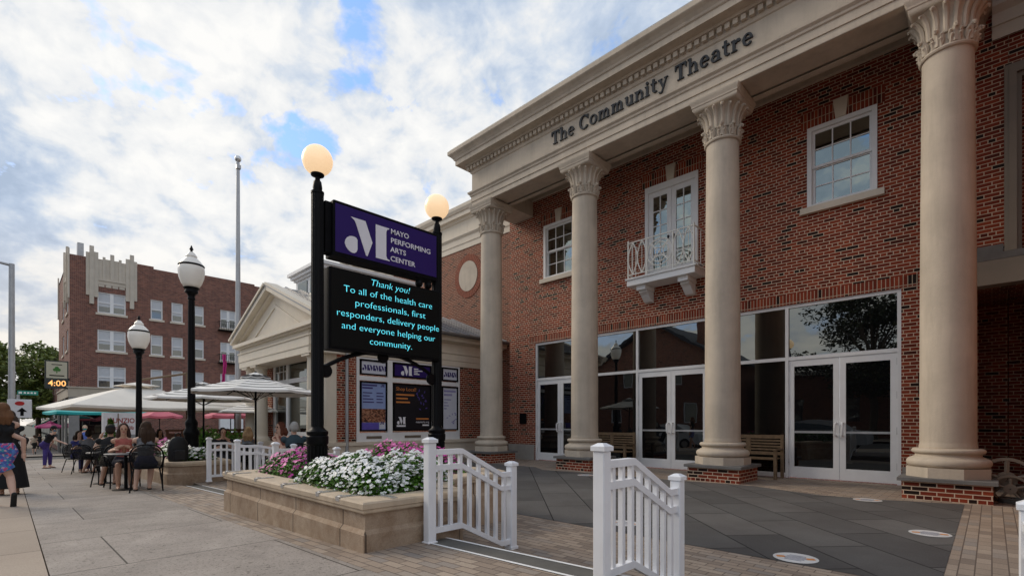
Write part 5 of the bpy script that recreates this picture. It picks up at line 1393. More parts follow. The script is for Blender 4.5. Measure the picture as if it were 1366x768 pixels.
# parked cars at the kerb behind the camera
rubber = plain('tyre', (.015, .015, .016), .8, .1)
def car(x, y, label, paint):
    zg = zs(x) - .15; c = thing('parked_car', (x, y, zg), label, 'car', 'cars parked at the kerb')
    pr = [(-2.25, .32), (-2.28, .62), (-2.15, .80), (-1.35, .93), (-.65, 1.38), (.0, 1.47), (.85, 1.40), (1.55, .98), (2.15, .90), (2.25, .65), (2.22, .32)]
    o = MB(); L_ = [(-.86, .0), (-.80, 0), (.80, 0), (.86, 0)]
    def sec(w_, lift):
        return [(x + u, y + w_, zg + (v if v < 1.0 else 1.0 + (v - 1.0) * lift)) for u, v in pr]
    n = len(pr); vs = []
    for w_, sc in ((-.88, 0), (-.70, 1), (.70, 1), (.88, 0)):
        vs += [(x + u * (.985 if sc == 0 else 1), y + (w_ if v < 1.0 else math.copysign(.66, w_)), zg + (v if sc else min(v, 1.40))) for u, v in pr]
    fs = [tuple(range(n)), tuple(range(3 * n, 4 * n))]
    for k in range(3): fs += [(k * n + i, k * n + (i + 1) % n, (k + 1) * n + (i + 1) % n, (k + 1) * n + i) for i in range(n)]
    o.add(vs, fs); o.build('body', paint, c, smooth=50)
    g_ = MB()
    for s_ in (-1, 1):
        g_.prism([(x - 1.22, zg + .97), (x - .62, zg + 1.33), (x + .80, zg + 1.34), (x + 1.35, zg + .99)], 'xz', y + s_ * .70, y + s_ * .885) if False else g_.add([(x - 1.15, y + s_ * .885, zg + .965), (x - .62, y + s_ * .69, zg + 1.33), (x + .80, y + s_ * .69, zg + 1.34), (x + 1.35, y + s_ * .885, zg + .975)], [(0, 1, 2, 3)])
    g_.build('side_window', glass_low, c)
    for dx in (-1.38, 1.38):
        for s_ in (-1, 1):
            wv_ = MB().xf(MB().lathe([(.20, -.10), (.31, -.10), (.33, -.07), (.33, .07), (.31, .10), (.20, .10)], 0, 0, 22), Matrix.Translation((x + dx, y + s_ * .80, zg + .33)) @ Matrix.Rotation(R(90), 4, 'X')).build('wheel', rubber, c)
            MB().xf(MB().lathe([(.0, -.105), (.195, -.105), (.195, .105), (0, .105)], 0, 0, 16), Matrix.Translation((x + dx, y + s_ * .80, zg + .33)) @ Matrix.Rotation(R(90), 4, 'X')).build('rim', steel, wv_)
car(-6.2, -3.4, 'silver hatchback parked at the kerb, mirrored in the right doors', plain('car_silver', (.55, .56, .58), .25, .02, 1))
car(-13.8, -3.4, 'white car parked at the kerb, mirrored in the middle doors', plain('car_white', (.72, .72, .72), .25, .02, 1))
# ------------------------------------------------------------------ benches by the glass, floor stickers, reel ornament, backpack
def bench(x, label):
    b = thing('park_bench', (x, 11.62, 0), label, 'bench', 'teak benches by the glass')
    w_ = .74
    for s_ in (-1, 1):
        xx = x + s_ * (w_ - .04)
        MB().box(xx - .03, xx + .03, 11.78, 11.84, 0, .95).build('leg', wood, b); MB().box(xx - .03, xx + .03, 11.30, 11.36, 0, .62).build('leg', wood, b)
        MB().box(xx - .035, xx + .035, 11.26, 11.779, .621, .655).build('armrest', wood, b)
    o = MB()
    for k in range(5): o.box(x - w_ + .08, x + w_ - .08, 11.30 + k * .10, 11.375 + k * .10, .42, .445)
    o.build('seat', wood, b)
    o = MB().box(x - w_ + .0705, x + w_ - .0705, 11.785, 11.83, .86, .94).box(x - w_ + .0705, x + w_ - .0705, 11.785, 11.83, .50, .57).box(x - .05, x + .05, 11.79, 11.825, .571, .859)
    for sgn in (-1, 1):
        for k in range(4):
            a, b_ = (x - w_ + .072, x - .051) if sgn < 0 else (x + .051, x + w_ - .072)
            o.box(a, b_, 11.795, 11.82, .60 + k * .065, .64 + k * .065)
    o.build('backrest', wood, b)
bench(-7.62, 'teak bench partly hidden behind the second column from the left')
bench(-3.98, 'teak bench between the third column and the right doors')
sticker = plain('sticker_white', (.58, .58, .58), .5, .15, 7); stick_i = plain('sticker_ink', (.07, .08, .16), .5, .1); stick_o = plain('sticker_orange', (.60, .24, .06), .5, .1)
def decal(x, y, label, a):
    z = zp(x, y) + .004; t = thing('floor_sticker', (x, y, z), label, 'floor sticker', 'white floor stickers'); r = .19
    n = 32; MB().lathe([(r, .001), (r, .003)], x, y, n, z=z).build('disc', sticker, t)
    o = MB()
    for k in range(5): o.rbox((x + .0 + .0, y - .09 + k * .042, z + .0036), (.20 - .03 * abs(k - 2), .014, .0006), 0)
    o.build('sticker_lines', stick_i, t)
    o = MB()
    for s_ in (-1, 1): o.rbox((x + s_ * .12, y + s_ * .03, z + .0038), (.07, .06, .0008), a)
    o.build('sticker_marks', stick_o, t)
decal(-1.33, 5.20, 'white round floor sticker nearest the front edge of the slate', .5)
decal(-.50, 7.24, 'white round floor sticker beside the right edge of the slate', .2)
decal(-1.40, 9.42, 'small-looking white floor sticker in front of the right double doors', .9)
decal(-3.35, 5.45, 'white floor sticker behind the largest white railing', 1.2)
decal(-6.75, 9.35, 'white floor sticker in front of the second column plinth', .4)
# film-reel shaped ornament by the wall
tan = plain('tan_metal', (.24, .205, .16), .55, .1)
rl = thing('reel_ornament', (.17, 10.7, 0), 'tan openwork metal wheel like a film reel leaning by the dark wall', 'ornament')
def reel(cx, cy, cz, r, name):
    o = MB(); n = 36
    def discring(r0, r1, ya, yb): 
        vs = []
        for rr_, yy in ((r0, ya), (r1, ya), (r1, yb), (r0, yb)): vs += [(cx + rr_ * math.cos(2 * math.pi * k / n), cy + yy, cz + rr_ * math.sin(2 * math.pi * k / n)) for k in range(n)]
        o.add(vs, [(q * n + k, q * n + (k + 1) % n, ((q + 1) % 4) * n + (k + 1) % n, ((q + 1) % 4) * n + k) for q in range(4) for k in range(n)])
    discring(r * .86, r, -.03, .03); discring(r * .05, r * .36, -.025, .025)
    for k in range(5):
        a = 2 * math.pi * k / 5 + .3; o.tube([(cx + r * .3 * math.cos(a), cy, cz + r * .3 * math.sin(a)), (cx + r * .9 * math.cos(a), cy, cz + r * .9 * math.sin(a))], r * .10, 6)
    o.build(name, tan, rl, smooth=40)
reel(.16, 10.72, .33, .34, 'wheel'); reel(.20, 10.62, .20, .21, 'hub_wheel')
o = MB()
for k in range(4): o.tube([(.24 + .17 * math.cos(t * .5), 10.3 + .14 * math.sin(t * .5), .03 + .02 * k + .008 * math.sin(t + k)) for t in range(13)], .012, 6)
setp(o.build('coiled_hose', plain('dark_hose', (.05, .05, .045), .6)), 'dark coiled hose on the pavers beside the last plinth', 'hose')
bp = thing('backpack', (-12.85, 2.62, .36), 'black backpack standing on the planter wall beside the tall lamp', 'backpack')
bpm = plain('backpack_black', (.012, .012, .013), .6, .2)
o = MB()
pk = [(.17, .0), (.19, .06), (.19, .30), (.17, .42), (.12, .50), (.05, .535)]
vs = []
for w_, h_z in pk:
    d_ = .11 * (w_ / .19) + (.02 if h_z < .3 else 0)
    for k in range(16):
        a = 2 * math.pi * k / 16; ca, sa = math.cos(a), math.sin(a)
        q = (abs(ca) ** 4 + abs(sa) ** 4) ** -.25
        vs.append((-12.86 + d_ * q * ca, 2.60 + w_ * q * sa, .365 + h_z + .012 * math.sin(k * 2.3 + h_z * 20)))
o.add(vs, [(r * 16 + k, r * 16 + (k + 1) % 16, r * 16 + 16 + (k + 1) % 16, r * 16 + 16 + k) for r in range(5) for k in range(16)] + [tuple(range(16)), tuple(range(80, 96))])
o.build('sack', bpm, bp, smooth=50)
MB().bbox(-12.76, -12.66, 2.48, 2.72, .40, .62, .03).build('pocket', bpm, bp, smooth=30)
MB().tube([(-12.86, 2.55, .87), (-12.86, 2.55, .96), (-12.86, 2.60, .98), (-12.86, 2.65, .96), (-12.86, 2.65, .87)], .012, 6).build('handle', bpm, bp)
for y in (2.50, 2.70): MB().tube([(-12.93, y, .84), (-13.02, y, .80), (-13.03, y, .60), (-12.96, y, .42)], .018, 6).build('strap', bpm, bp)

# ------------------------------------------------------------------ chairs and tables
def smoothpts(p, n=5):
    p = [Vector(q) for q in p]; p = [p[0] * 2 - p[1]] + p + [p[-1] * 2 - p[-2]]; out = []
    for i in range(1, len(p) - 2):
        for k in range(n):
            t = k / n; a, b, c, d = p[i - 1], p[i], p[i + 1], p[i + 2]
            out.append(.5 * (2 * b + (c - a) * t + (2 * a - 5 * b + 4 * c - d) * t * t + (3 * b - a - 3 * c + d) * t ** 3))
    return out + [p[-2]]
def make_chair():
    c = thing('bistro_chair', (0, 0, 0), 'black metal chair', 'chair', 'black bistro chairs')
    r = .013
    MB().tube(smoothpts([(-.22, -.20, .44), (-.255, -.245, .62), (-.245, -.275, .76), (-.16, -.295, .87), (0, -.30, .90), (.16, -.295, .87), (.245, -.275, .76), (.255, -.245, .62), (.22, -.20, .44)]), r, 8).build('back_frame', iron, c, smooth=50)
    o = MB(); rows = [(.47, .215, -.215), (.62, .235, -.245), (.75, .225, -.27), (.83, .175, -.285), (.885, .06, -.298)]
    vs = []
    for z, w_, y in rows: vs += [(-w_, y, z), (-w_ * .33, y - .03, z), (w_ * .33, y - .03, z), (w_, y, z)]
    o.add(vs, [(i * 4 + j, i * 4 + j + 1, i * 4 + 5 + j, i * 4 + 4 + j) for i in range(4) for j in range(3)])
    mesh_m, tm, pm, om = newmat('black_mesh')
    pm.inputs['Base Color'].default_value = (.008, .008, .009, 1); pm.inputs['Roughness'].default_value = .6
    tr = tm.nodes.new('ShaderNodeBsdfTransparent'); mx_ = tm.nodes.new('ShaderNodeMixShader'); mx_.inputs[0].default_value = .42
    tm.links.new(pm.outputs[0], mx_.inputs[1]); tm.links.new(tr.outputs[0], mx_.inputs[2]); tm.links.new(mx_.outputs[0], om.inputs['Surface'])
    b = o.build('backrest', mesh_m, c, smooth=60); b.modifiers.new('thick', 'SOLIDIFY').thickness = .004
    s_ = MB().lathe([(.225, .435), (.235, .445), (.23, .455), (.10, .452)], 0, 0, 24).build('seat', blackm, c)
    for k in (-1, 1):
        MB().tube([(k * .20, -.17, .44), (k * .235, -.24, .20), (k * .255, -.30, 0)], r, 7).build('leg', iron, c)
        MB().tube(smoothpts([(k * .255, -.25, .66), (k * .285, -.06, .67), (k * .285, .12, .65), (k * .265, .21, .56), (k * .245, .21, .30), (k * .25, .22, 0)]), r, 7).build('leg', iron, c, smooth=50)
        MB().tube([(k * .20, -.16, .43), (k * .245, .205, .43)], .010, 6).build('seat_rail', iron, c)
    return c
chair0 = make_chair(); _first = [True]
def chair(x, y, rz, label, z=None):
    c = chair0 if _first[0] else copy_tree(chair0); _first[0] = False
    c.location = (x, y, zs(x) - .004 if z is None else z); c.rotation_euler = (0, 0, R(rz)); c['label'] = label; return c
def make_table():
    t = thing('cafe_table', (0, 0, 0), 'round cafe table', 'table', 'round cafe tables')
    MB().lathe([(.0, .70), (.33, .70), (.345, .71), (.345, .725), (.335, .73), (0, .73)], 0, 0, 32, caps=False).build('tabletop', plain('table_top', (.10, .10, .105), .4, .1), t, smooth=40)
    MB().lathe([(.03, .02), (.03, .70)], 0, 0, 12).build('pedestal', iron, t)
    MB().lathe([(.22, 0), (.22, .012), (.06, .03), (.03, .04)], 0, 0, 24).build('foot', iron, t)
    return t
table0 = make_table(); _ft = [True]
def table(x, y, label, z=None):
    t = table0 if _ft[0] else copy_tree(table0); _ft[0] = False
    t.location = (x, y, zs(x) - .004 if z is None else z); t['label'] = label; return t
# ------------------------------------------------------------------ people
def remesh(mb, voxel, it=2):
    me = bpy.data.meshes.new('tmp'); me.from_pydata(mb.v, [], mb.f)
    ob = bpy.data.objects.new('tmp', me); COL.objects.link(ob)
    r = ob.modifiers.new('r', 'REMESH'); r.mode = 'VOXEL'; r.voxel_size = voxel
    s_ = ob.modifiers.new('s', 'SMOOTH'); s_.factor = .5; s_.iterations = it
    dg = bpy.context.evaluated_depsgraph_get(); m2 = bpy.data.meshes.new_from_object(ob.evaluated_get(dg))
    o = MB(); o.add([v.co[:] for v in m2.vertices], [tuple(p.vertices) for p in m2.polygons])
    bpy.data.objects.remove(ob); bpy.data.meshes.remove(me); bpy.data.meshes.remove(m2)
    return o
def cap(mb, p0, p1, r0, r1, n=14, e0=True, e1=True):
    p0, p1 = Vector(p0), Vector(p1)
    if (p1 - p0).length > 1e-4: mb.tube([p0, p1], [r0, r1], n)
    if e0: mb.sphere(p0, r0, n, 8)
    if e1: mb.sphere(p1, r1, n, 8)
def lerp(a, b, t): return Vector(a) + (Vector(b) - Vector(a)) * t
SKIN = {}
def skin(c):
    k = tuple(c)
    if k not in SKIN: SKIN[k] = plain('skin', c, .55, .06, 12)
    return SKIN[k]
CL = {}
def cloth(c, nm='cloth'):
    k = tuple(c)
    if k not in CL: CL[k] = plain(nm, c, .8, .15, 14)
    return CL[k]
def sitpose(lean=.06, arms='table', legs='normal', knee_dx=.10):
    P = dict(pelvis=(0, 0, .54), neck=(0, .02 + lean, 1.04), hips=.09)
    P['kn'] = [(-knee_dx, .43, .50), (knee_dx, .43, .50)]
    P['an'] = [(-knee_dx, .38, .09), (knee_dx, .40, .09)] if legs == 'normal' else [(-.16, .12, .09), (.06, .22, .09)]
    if arms == 'table': P['el'] = [(-.225, .10 + lean, .77), (.225, .12 + lean, .77)]; P['wr'] = [(-.17, .32 + lean, .80), (.16, .34 + lean, .80)]
    elif arms == 'lap': P['el'] = [(-.25, .02 + lean, .77), (.25, .02 + lean, .77)]; P['wr'] = [(-.14, .24, .66), (.14, .24, .66)]
    elif arms == 'chin': P['el'] = [(-.22, .25 + lean, .80), (.22, .12 + lean, .77)]; P['wr'] = [(-.09, .20 + lean, 1.0), (.15, .32 + lean, .80)]
    elif arms == 'raised': P['el'] = [(-.28, .16 + lean, .82), (.24, .12 + lean, .78)]; P['wr'] = [(-.20, .26 + lean, 1.05), (.17, .34 + lean, .80)]
    return P
def person(x, y, rz, label, P, sk, top, bottom, hair, z=None, s=1.0, voxel=.013, group=None, look=0.0, sleeves='none', legs='pants', hairlen=0, cap_=None, shoes=(.02, .02, .02), fem=True, mask=None, printm=None, glasses=False):
    if z is None: z = zs(x) - .004
    root = thing('person', (0, 0, 0), label, 'person', group)
    pel, nk = Vector(P['pelvis']), Vector(P['neck'])
    up = (nk - pel).normalized(); rt = Vector((1, 0, 0)); tw = P.get('twist', 0)
    fw = up.cross(rt) * -1; fw.normalize(); rt = fw.cross(up)
    srt = (Matrix.Rotation(R(tw), 3, up) @ rt)
    tl = (nk - pel).length
    basis = Matrix((rt, fw, up)).transposed().to_4x4()
    sw, hw = (.165, .10) if fem else (.195, .095)
    sh = [nk - up * .065 - srt * sw, nk - up * .065 + srt * sw]
    hp = [pel - rt * hw * .9 - up * .02, pel + rt * hw * .9 - up * .02]
    hd = nk + up * .055 + Vector((0, 0, .125)) + fw * .025
    HM = Matrix.Rotation(R(look), 4, 'Z') @ Matrix.Rotation(R(P.get('nod', 0)), 4, 'X')
    kn, an, el, wr = [[Vector(q) for q in P[k]] for k in ('kn', 'an', 'el', 'wr')]
    def torso(mb, g=0.0, low=True):
        mb.sphere(pel + up * .02, ((.150 if fem else .155) + g, .105 + g, .13 + g), 18, 12, rot=basis)
        mb.sphere(pel + up * tl * .38, ((.115 if fem else .145) + g, .088 + g, .17 + g), 18, 12, rot=basis)
        mb.sphere(pel + up * tl * .68 + fw * .012, ((.132 if fem else .17) + g, .098 + g, .19 + g), 18, 12, rot=basis)
        if fem:
            for k in (-1, 1): mb.sphere(pel + up * tl * .66 + fw * .085 + rt * k * .065, (.062 + g * .5, .055 + g, .065 + g * .5), 12, 8, rot=basis)
    b = MB(); torso(b)
    ak = 1.0 if fem else 1.15
    b.sphere(pel + up * tl * .84, ((.145 if fem else .185), .078, .085), 16, 10, rot=basis)
    for i in (0, 1): cap(b, nk - up * .015 + (rt if i else -rt) * .03, sh[i] + up * .004, .050, .046 * ak)
    cap(b, nk - up * .06, nk + up * .09, .062, .050)
    cap(b, nk + up * .05, hd - Vector((0, 0, .03)), .05, .052)
    HH = Matrix.Translation(hd) @ HM
    def hs(c, r, n=14): b.sphere(HH @ Vector(c), r, n, 10, rot=HM)
    hs((0, 0, .02), (.075, .093, .098), 20); hs((0, .022, -.055), (.056, .062, .062)); hs((0, .075, -.095), (.026, .022, .022))
    b.tube([HH @ Vector((0, .088, .028)), HH @ Vector((0, .108, -.028))], [.010, .017], 8); b.sphere(HH @ Vector((0, .103, -.030)), (.018, .014, .012), 10, 8, rot=HM)
    for k in (-1, 1): hs((k * .078, -.005, -.008), (.012, .026, .034))
    for i in (0, 1):
        k = -1 if i == 0 else 1
        cap(b, sh[i], lerp(sh[i], el[i], .5), .046 * ak, .042 * ak); cap(b, lerp(sh[i], el[i], .5), el[i], .042 * ak, .034 * ak)
        cap(b, el[i], lerp(el[i], wr[i], .35), .034 * ak, .036 * ak); cap(b, lerp(el[i], wr[i], .35), wr[i], .036 * ak, .024 * ak)
        d = (wr[i] - el[i]).normalized(); sd = d.cross(Vector((0, 0, 1))); sd = sd.normalized() if sd.length > .2 else Vector((0, 1, 0)); nn = sd.cross(d)
        if abs(d.z) > .7: sd = Vector((0, 1, 0)) - d * d.y; sd.normalize(); nn = sd.cross(d)
        pc = wr[i] + d * .050
        b.tube([wr[i], wr[i] + d * .03, wr[i] + d * .085], [.026, .034, .032], 8)
        for q in range(4):
            st = wr[i] + d * .085 + sd * (q - 1.5) * .020; ln_ = (.062, .075, .070, .052)[q]
            b.tube([st - d * .02, st + d * ln_ * .5, st + d * ln_ * .85 - nn * .018 * k], [.0105, .010, .008], 6)
        st = wr[i] + d * .03 + sd * .034
        b.tube([wr[i] + d * .02 + sd * .012, st + d * .02 + sd * .012, st + d * .055 + sd * .016], [.014, .013, .010], 6)
        th = hp[i]; mid = lerp(th, kn[i], .45)
        cap(b, th, mid, .092 if fem else .088, .078); cap(b, mid, kn[i], .078, .055)
        cap(b, kn[i], lerp(kn[i], an[i], .32), .053, .056); cap(b, lerp(kn[i], an[i], .32), an[i], .056, .036)
        fd = P.get('ft', [(0, 1, 0), (0, 1, 0)])[i]; fd = Vector(fd).normalized()
        cap(b, an[i] - fd * .03 - Vector((0, 0, .045)), an[i] + fd * .09 - Vector((0, 0, .055)), .036, .034); cap(b, an[i] + fd * .09 - Vector((0, 0, .055)), an[i] + fd * .155 - Vector((0, 0, .062)), .034, .022)
    def done(mb, name, mat, parent, vx=None, it=2, smooth=80, raw=False):
        m_ = mb if raw else remesh(mb, vx or voxel, it)
        return m_.build(name, mat, parent, smooth=smooth)
    body = done(b, 'body', skin(sk), root, voxel * .8, 1)
    # clothes
    t_ = MB()
    g = .016
    t_.sphere(pel + up * tl * .16, ((.138 if fem else .158), .105, .10), 18, 12, rot=basis)
    t_.sphere(pel + up * tl * .38, ((.115 if fem else .145) + g, .088 + g, .17 + g), 18, 12, rot=basis)
    t_.sphere(pel + up * tl * .68 + fw * .012, ((.132 if fem else .17) + g, .098 + g, .19 + g), 18, 12, rot=basis)
    if fem:
        for k in (-1, 1): t_.sphere(pel + up * tl * .66 + fw * .085 + rt * k * .065, (.062 + g * .5, .055 + g, .065 + g * .5), 12, 8, rot=basis)
    t_.sphere(pel + up * tl * .80, ((.140 if fem else .195), .090, .105), 16, 10, rot=basis)
    if sleeves == 'none':
        for i in (0, 1):
            sp = lerp(nk - up * .05, sh[i], .62); cap(t_, sp + fw * .03, pel + up * tl * .6 + (rt if i else -rt) * .07, .045, .07); cap(t_, sp - fw * .03, pel + up * tl * .6 + (rt if i else -rt) * .07, .045, .07)
    else:
        cap(t_, sh[0], sh[1], .060, .060)
        for i in (0, 1):
            q = .62 if sleeves == 'short' else 1.0
            cap(t_, sh[i], lerp(sh[i], el[i], q), .062 * ak, .060 * ak, e1=(q == 1.0))
            if sleeves == 'long': cap(t_, el[i], lerp(el[i], wr[i], .93), .055, .038, e1=False)
    t_obj = done(t_, 'shirt', cloth(top, 'shirt_cloth') if not isinstance(top, bpy.types.Material) else top, root)
    l_ = MB()
    l_.sphere(pel + up * .04, ((.163 if fem else .168), .120, .15), 18, 12, rot=basis)
    if legs == 'skirt':
        m0 = pel
        l_.tube([pel + up * .08, lerp(pel, (kn[0] + kn[1]) / 2, .5), (an[0] + an[1]) / 2 + Vector((0, 0, .04))], [.15, .22, .30], 20)
    else:
        for i in (0, 1):
            th = hp[i]
            if legs == 'shorts':
                e = lerp(th, kn[i], .74); cap(l_, th, e, .100, .122, e1=False)
            elif legs == 'knee':
                cap(l_, th, lerp(th, kn[i], .95), .105, .082, e1=False)
            else:
                cap(l_, th, kn[i], .105, .070); cap(l_, kn[i], lerp(kn[i], an[i], .93), .072, .055, e1=False)
    l_obj = done(l_, 'skirt' if legs == 'skirt' else ('shorts' if legs in ('shorts', 'knee') else 'trousers'), printm or cloth(bottom, 'trouser_cloth'), root)
    for i in (0, 1):
        fd = Vector(P.get('ft', [(0, 1, 0), (0, 1, 0)])[i]).normalized()
        o = MB(); dn = Vector((0, 0, -1)) if abs(fd.z) < .5 else Vector((0, -.75, -.35))
        a0, a1 = an[i] - fd * .055 + dn * .082, an[i] + fd * .175 + dn * .086
        cap(o, a0, a1, .036, .040, 12); 
        for q, v in enumerate(o.v):
            pass
        o2 = MB(); o2.f, o2.m = o.f, o.m
        ax = fd
        zc_ = lambda p: a0.z + (a1.z - a0.z) * max(0, min(1, (Vector(p) - a0).dot(fd) / (a1 - a0).length))
        o2.v = [(p[0], p[1], zc_(p) + (p[2] - zc_(p)) * (.35 if abs(fd.z) < .5 else 1.0)) for p in o.v]
        o2.build('shoe', cloth(shoes, 'shoe_leather'), root)
    # hair
    if hair:
        hr = MB()
        def hh(c, r): hr.sphere(HH @ Vector(c), r, 16, 10, rot=HM)
        hh((0, -.016, .036), (.087, .098, .098)); hh((0, -.045, -.01), (.082, .070, .085))
        for k in (-1, 1): hh((k * .066, -.008, .015), (.026, .060, .062))
        if hairlen:
            for k in (-1, 0, 1):
                p0 = HH @ Vector((k * .055, -.055, -.02)); p1 = HH @ Vector((k * .075, -.085, -.12)); p2 = HH @ Vector((k * .06, -.080, -.12 - hairlen))
                hr.tube([p0, p1, p2], [.055, .060, .032], 10); hr.sphere(p2, .032, 10, 8)
                if k: 
                    q0 = HH @ Vector((k * .075, .0, .0)); q1 = HH @ Vector((k * .088, .01, -.13)); q2 = HH @ Vector((k * .085, .02, -.12 - hairlen * .8))
                    hr.tube([q0, q1, q2], [.035, .038, .02], 8)
        done(hr, 'hair', cloth(hair, 'hair_strands'), body, .010, 2)
    if cap_:
        o = MB(); o.sphere(HH @ Vector((0, -.008, .05)), (.092, .104, .082), 16, 10, rot=HM); o.sphere(HH @ Vector((0, .10, .05)), (.07, .07, .012), 12, 8, rot=HM)
        done(o, 'cap', cloth(cap_, 'cap_cloth'), body, .009, 1)
    for k in (-1, 1): MB().sphere(HH @ Vector((k * .030, .086, .006)), (.011, .008, .0075), 8, 6, rot=HM).build('eye', blackm, body)
    if not mask: MB().sphere(HH @ Vector((0, .088, -.068)), (.026, .008, .007), 8, 6, rot=HM).build('mouth', cloth((.33, .09, .08), 'lips'), body)
    else: MB().sphere(HH @ Vector((0, .062, -.052)), (.062, .055, .052), 12, 8, rot=HM).build('face_mask', cloth(mask, 'mask_cloth'), body, smooth=60)
    if glasses: MB().sphere(HH @ Vector((-.032, .090, .008)), (.026, .008, .018), 8, 6, rot=HM).sphere(HH @ Vector((.032, .090, .008)), (.026, .008, .018), 8, 6, rot=HM).build('sunglasses', blackm, body)
    root.location = (x, y, z); root.rotation_euler = (0, 0, R(rz)); root.scale = (s, s, s)
    return root
FAIR, TAN, DEEP = (.62, .39, .29), (.50, .29, .20), (.30, .17, .11)
flor, tf, pf_, of_ = newmat('floral_print')
vf = tf.nodes.new('ShaderNodeTexVoronoi'); vf.inputs['Scale'].default_value = 32; tf.links.new(objn(tf), vf.inputs['Vector'])
sepc = tf.nodes.new('ShaderNodeSeparateColor'); tf.links.new(vf.outputs['Color'], sepc.inputs[0])
tf.links.new(ramp(tf, sepc.outputs[0], [(0, (.06, .12, .42)), (.30, (.55, .08, .22)), (.45, (.10, .22, .55)), (.62, (.06, .30, .42)), (.74, (.62, .40, .50)), (.86, (.16, .10, .42))], 'CONSTANT'), pf_.inputs['Base Color']); pf_.inputs['Roughness'].default_value = .8
walk = dict(pelvis=(0, 0, .93), neck=(0, .02, 1.43), kn=[(-.09, .10, .50), (.09, .03, .50)], an=[(-.08, .14, .10), (.10, -.24, .20)], ft=[(0, 1, 0), (0, .45, -.9)], el=[(-.235, .03, 1.12), (.24, -.06, 1.12)], wr=[(-.22, .18, .92), (.25, -.01, .88)])
stand = dict(pelvis=(0, 0, .93), neck=(0, .02, 1.43), kn=[(-.10, .02, .50), (.10, .03, .50)], an=[(-.11, 0, .10), (.11, 0, .10)], el=[(-.23, -.02, 1.12), (.23, -.02, 1.12)], wr=[(-.20, .10, .90), (.20, .10, .90)])
bend = dict(pelvis=(0, -.10, .92), neck=(0, .20, 1.33), nod=-18, kn=[(-.12, .0, .50), (.12, .0, .50)], an=[(-.17, -.04, .10), (.17, .02, .10)], el=[(-.24, .02, 1.02), (.22, .42, 1.10)], wr=[(-.30, -.14, .86), (.20, .70, .98)])
hold = dict(stand); hold['el'] = [(-.24, .06, 1.12), (.24, .06, 1.12)]; hold['wr'] = [(-.10, .28, 1.08), (.10, .28, 1.08)]
person(-10.9, -.075, 96, 'woman walking away in black tank top and blue floral shorts', walk, FAIR, (.012, .012, .013), (0, 0, 0), (.16, .075, .035), s=.92, legs='shorts', hairlen=.10, printm=flor, voxel=.011)
person(-13.3, .0, 96, 'figure in a long black skirt walking just ahead of the woman in floral shorts', stand, TAN, (.02, .02, .022), (.010, .010, .011), (.05, .03, .02), s=.92, legs='skirt', sleeves='long', hairlen=.15)
person(-26.0, 1.02, -38, 'server in black shirt and purple trousers leaning to serve a table', bend, FAIR, (.016, .016, .018), (.055, .035, .17), (.03, .02, .015), s=1.0, sleeves='short', cap_=(.012, .012, .013), mask=(.05, .16, .26))
# the near table
table(-12.35, 1.62, 'cafe table between the two dark haired women nearest the camera')
chair(-11.72, 1.86, 80, 'black chair nearest the camera, under the woman in the grey tank top')
person(-11.76, 1.85, 82, 'woman with long dark hair in grey tank top seated facing away from the camera', sitpose(.05, 'table', 'cross'), FAIR, (.13, .13, .14), (.03, .04, .12), (.045, .025, .015), legs='knee', hairlen=.26, voxel=.011, look=25)
chair(-13.08, 1.66, -85, 'black chair under the smiling woman facing the camera')
person(-13.05, 1.67, -95, 'smiling woman with long dark hair facing the camera across the small table', sitpose(.07, 'table'), TAN, (.40, .12, .10), (.02, .02, .03), (.04, .02, .014), legs='knee', hairlen=.28, voxel=.011)
chair(-14.0, 1.55, 70, 'black chair under the man in the black shirt and cap')
person(-14.05, 1.56, 78, 'man in black shirt and backwards dark cap seated with his back to the camera', sitpose(.08, 'raised', 'cross'), TAN, (.014, .014, .015), (.30, .24, .17), (.03, .02, .015), legs='knee', sleeves='short', cap_=(.012, .013, .014), fem=False)
table(-14.75, 1.55, 'cafe table in front of the man in the dark cap')
gl = setp(MB().lathe([(.028, 0), (.036, .12), (.034, .12), (.026, .01)], -12.42, 1.60, 14, z=zs(-12.42) + .727).build('drink_glass', glassmat('drink', 1.5, (.25, .10, .06))), 'glass of iced drink on the nearest cafe table', 'glass')
chair(-20.2, 1.68, 60, 'black chair under the man in the grey shirt at the second table')
person(-20.25, 1.70, 60, 'man in grey shirt seated with his back to the camera at the second table', sitpose(.08, 'table', 'cross'), TAN, (.15, .15, .16), (.05, .05, .07), (.02, .014, .01), legs='knee', sleeves='short', fem=False, voxel=.016)
table(-20.9, 2.0, 'cafe table the server is reaching toward')
chair(-21.5, 1.55, -60, 'black chair facing the man in the grey shirt')
person(-21.45, 1.56, -70, 'dark haired woman facing the camera at the second table', sitpose(.06, 'table'), FAIR, (.05, .06, .25), (.03, .03, .10), (.03, .02, .015), hairlen=.16, sleeves='short', voxel=.016)
person(-29.0, 2.35, -95, 'person in blue shirt and teal face mask standing beyond the tables', hold, FAIR, (.10, .16, .48), (.03, .03, .05), (.40, .32, .22), sleeves='short', mask=(.02, .26, .26), voxel=.018)
person(-62.0, 1.55, 85, 'pedestrian in pale shirt and dark shorts far down the sidewalk', walk, FAIR, (.45, .36, .27), (.02, .02, .02), (.10, .06, .04), z=slope(-62), legs='knee', sleeves='short', voxel=.022, fem=False)
person(-67.0, 1.0, -90, 'pedestrian in teal shirt walking toward the camera far down the sidewalk', walk, TAN, (.05, .30, .33), (.02, .02, .03), (.05, .03, .02), z=slope(-67), sleeves='short', voxel=.022)
person(-72.0, 2.2, -90, 'pedestrian in black by the dark awnings far down the sidewalk', stand, TAN, (.02, .02, .02), (.02, .02, .03), (.05, .03, .02), z=slope(-72), sleeves='short', voxel=.022)
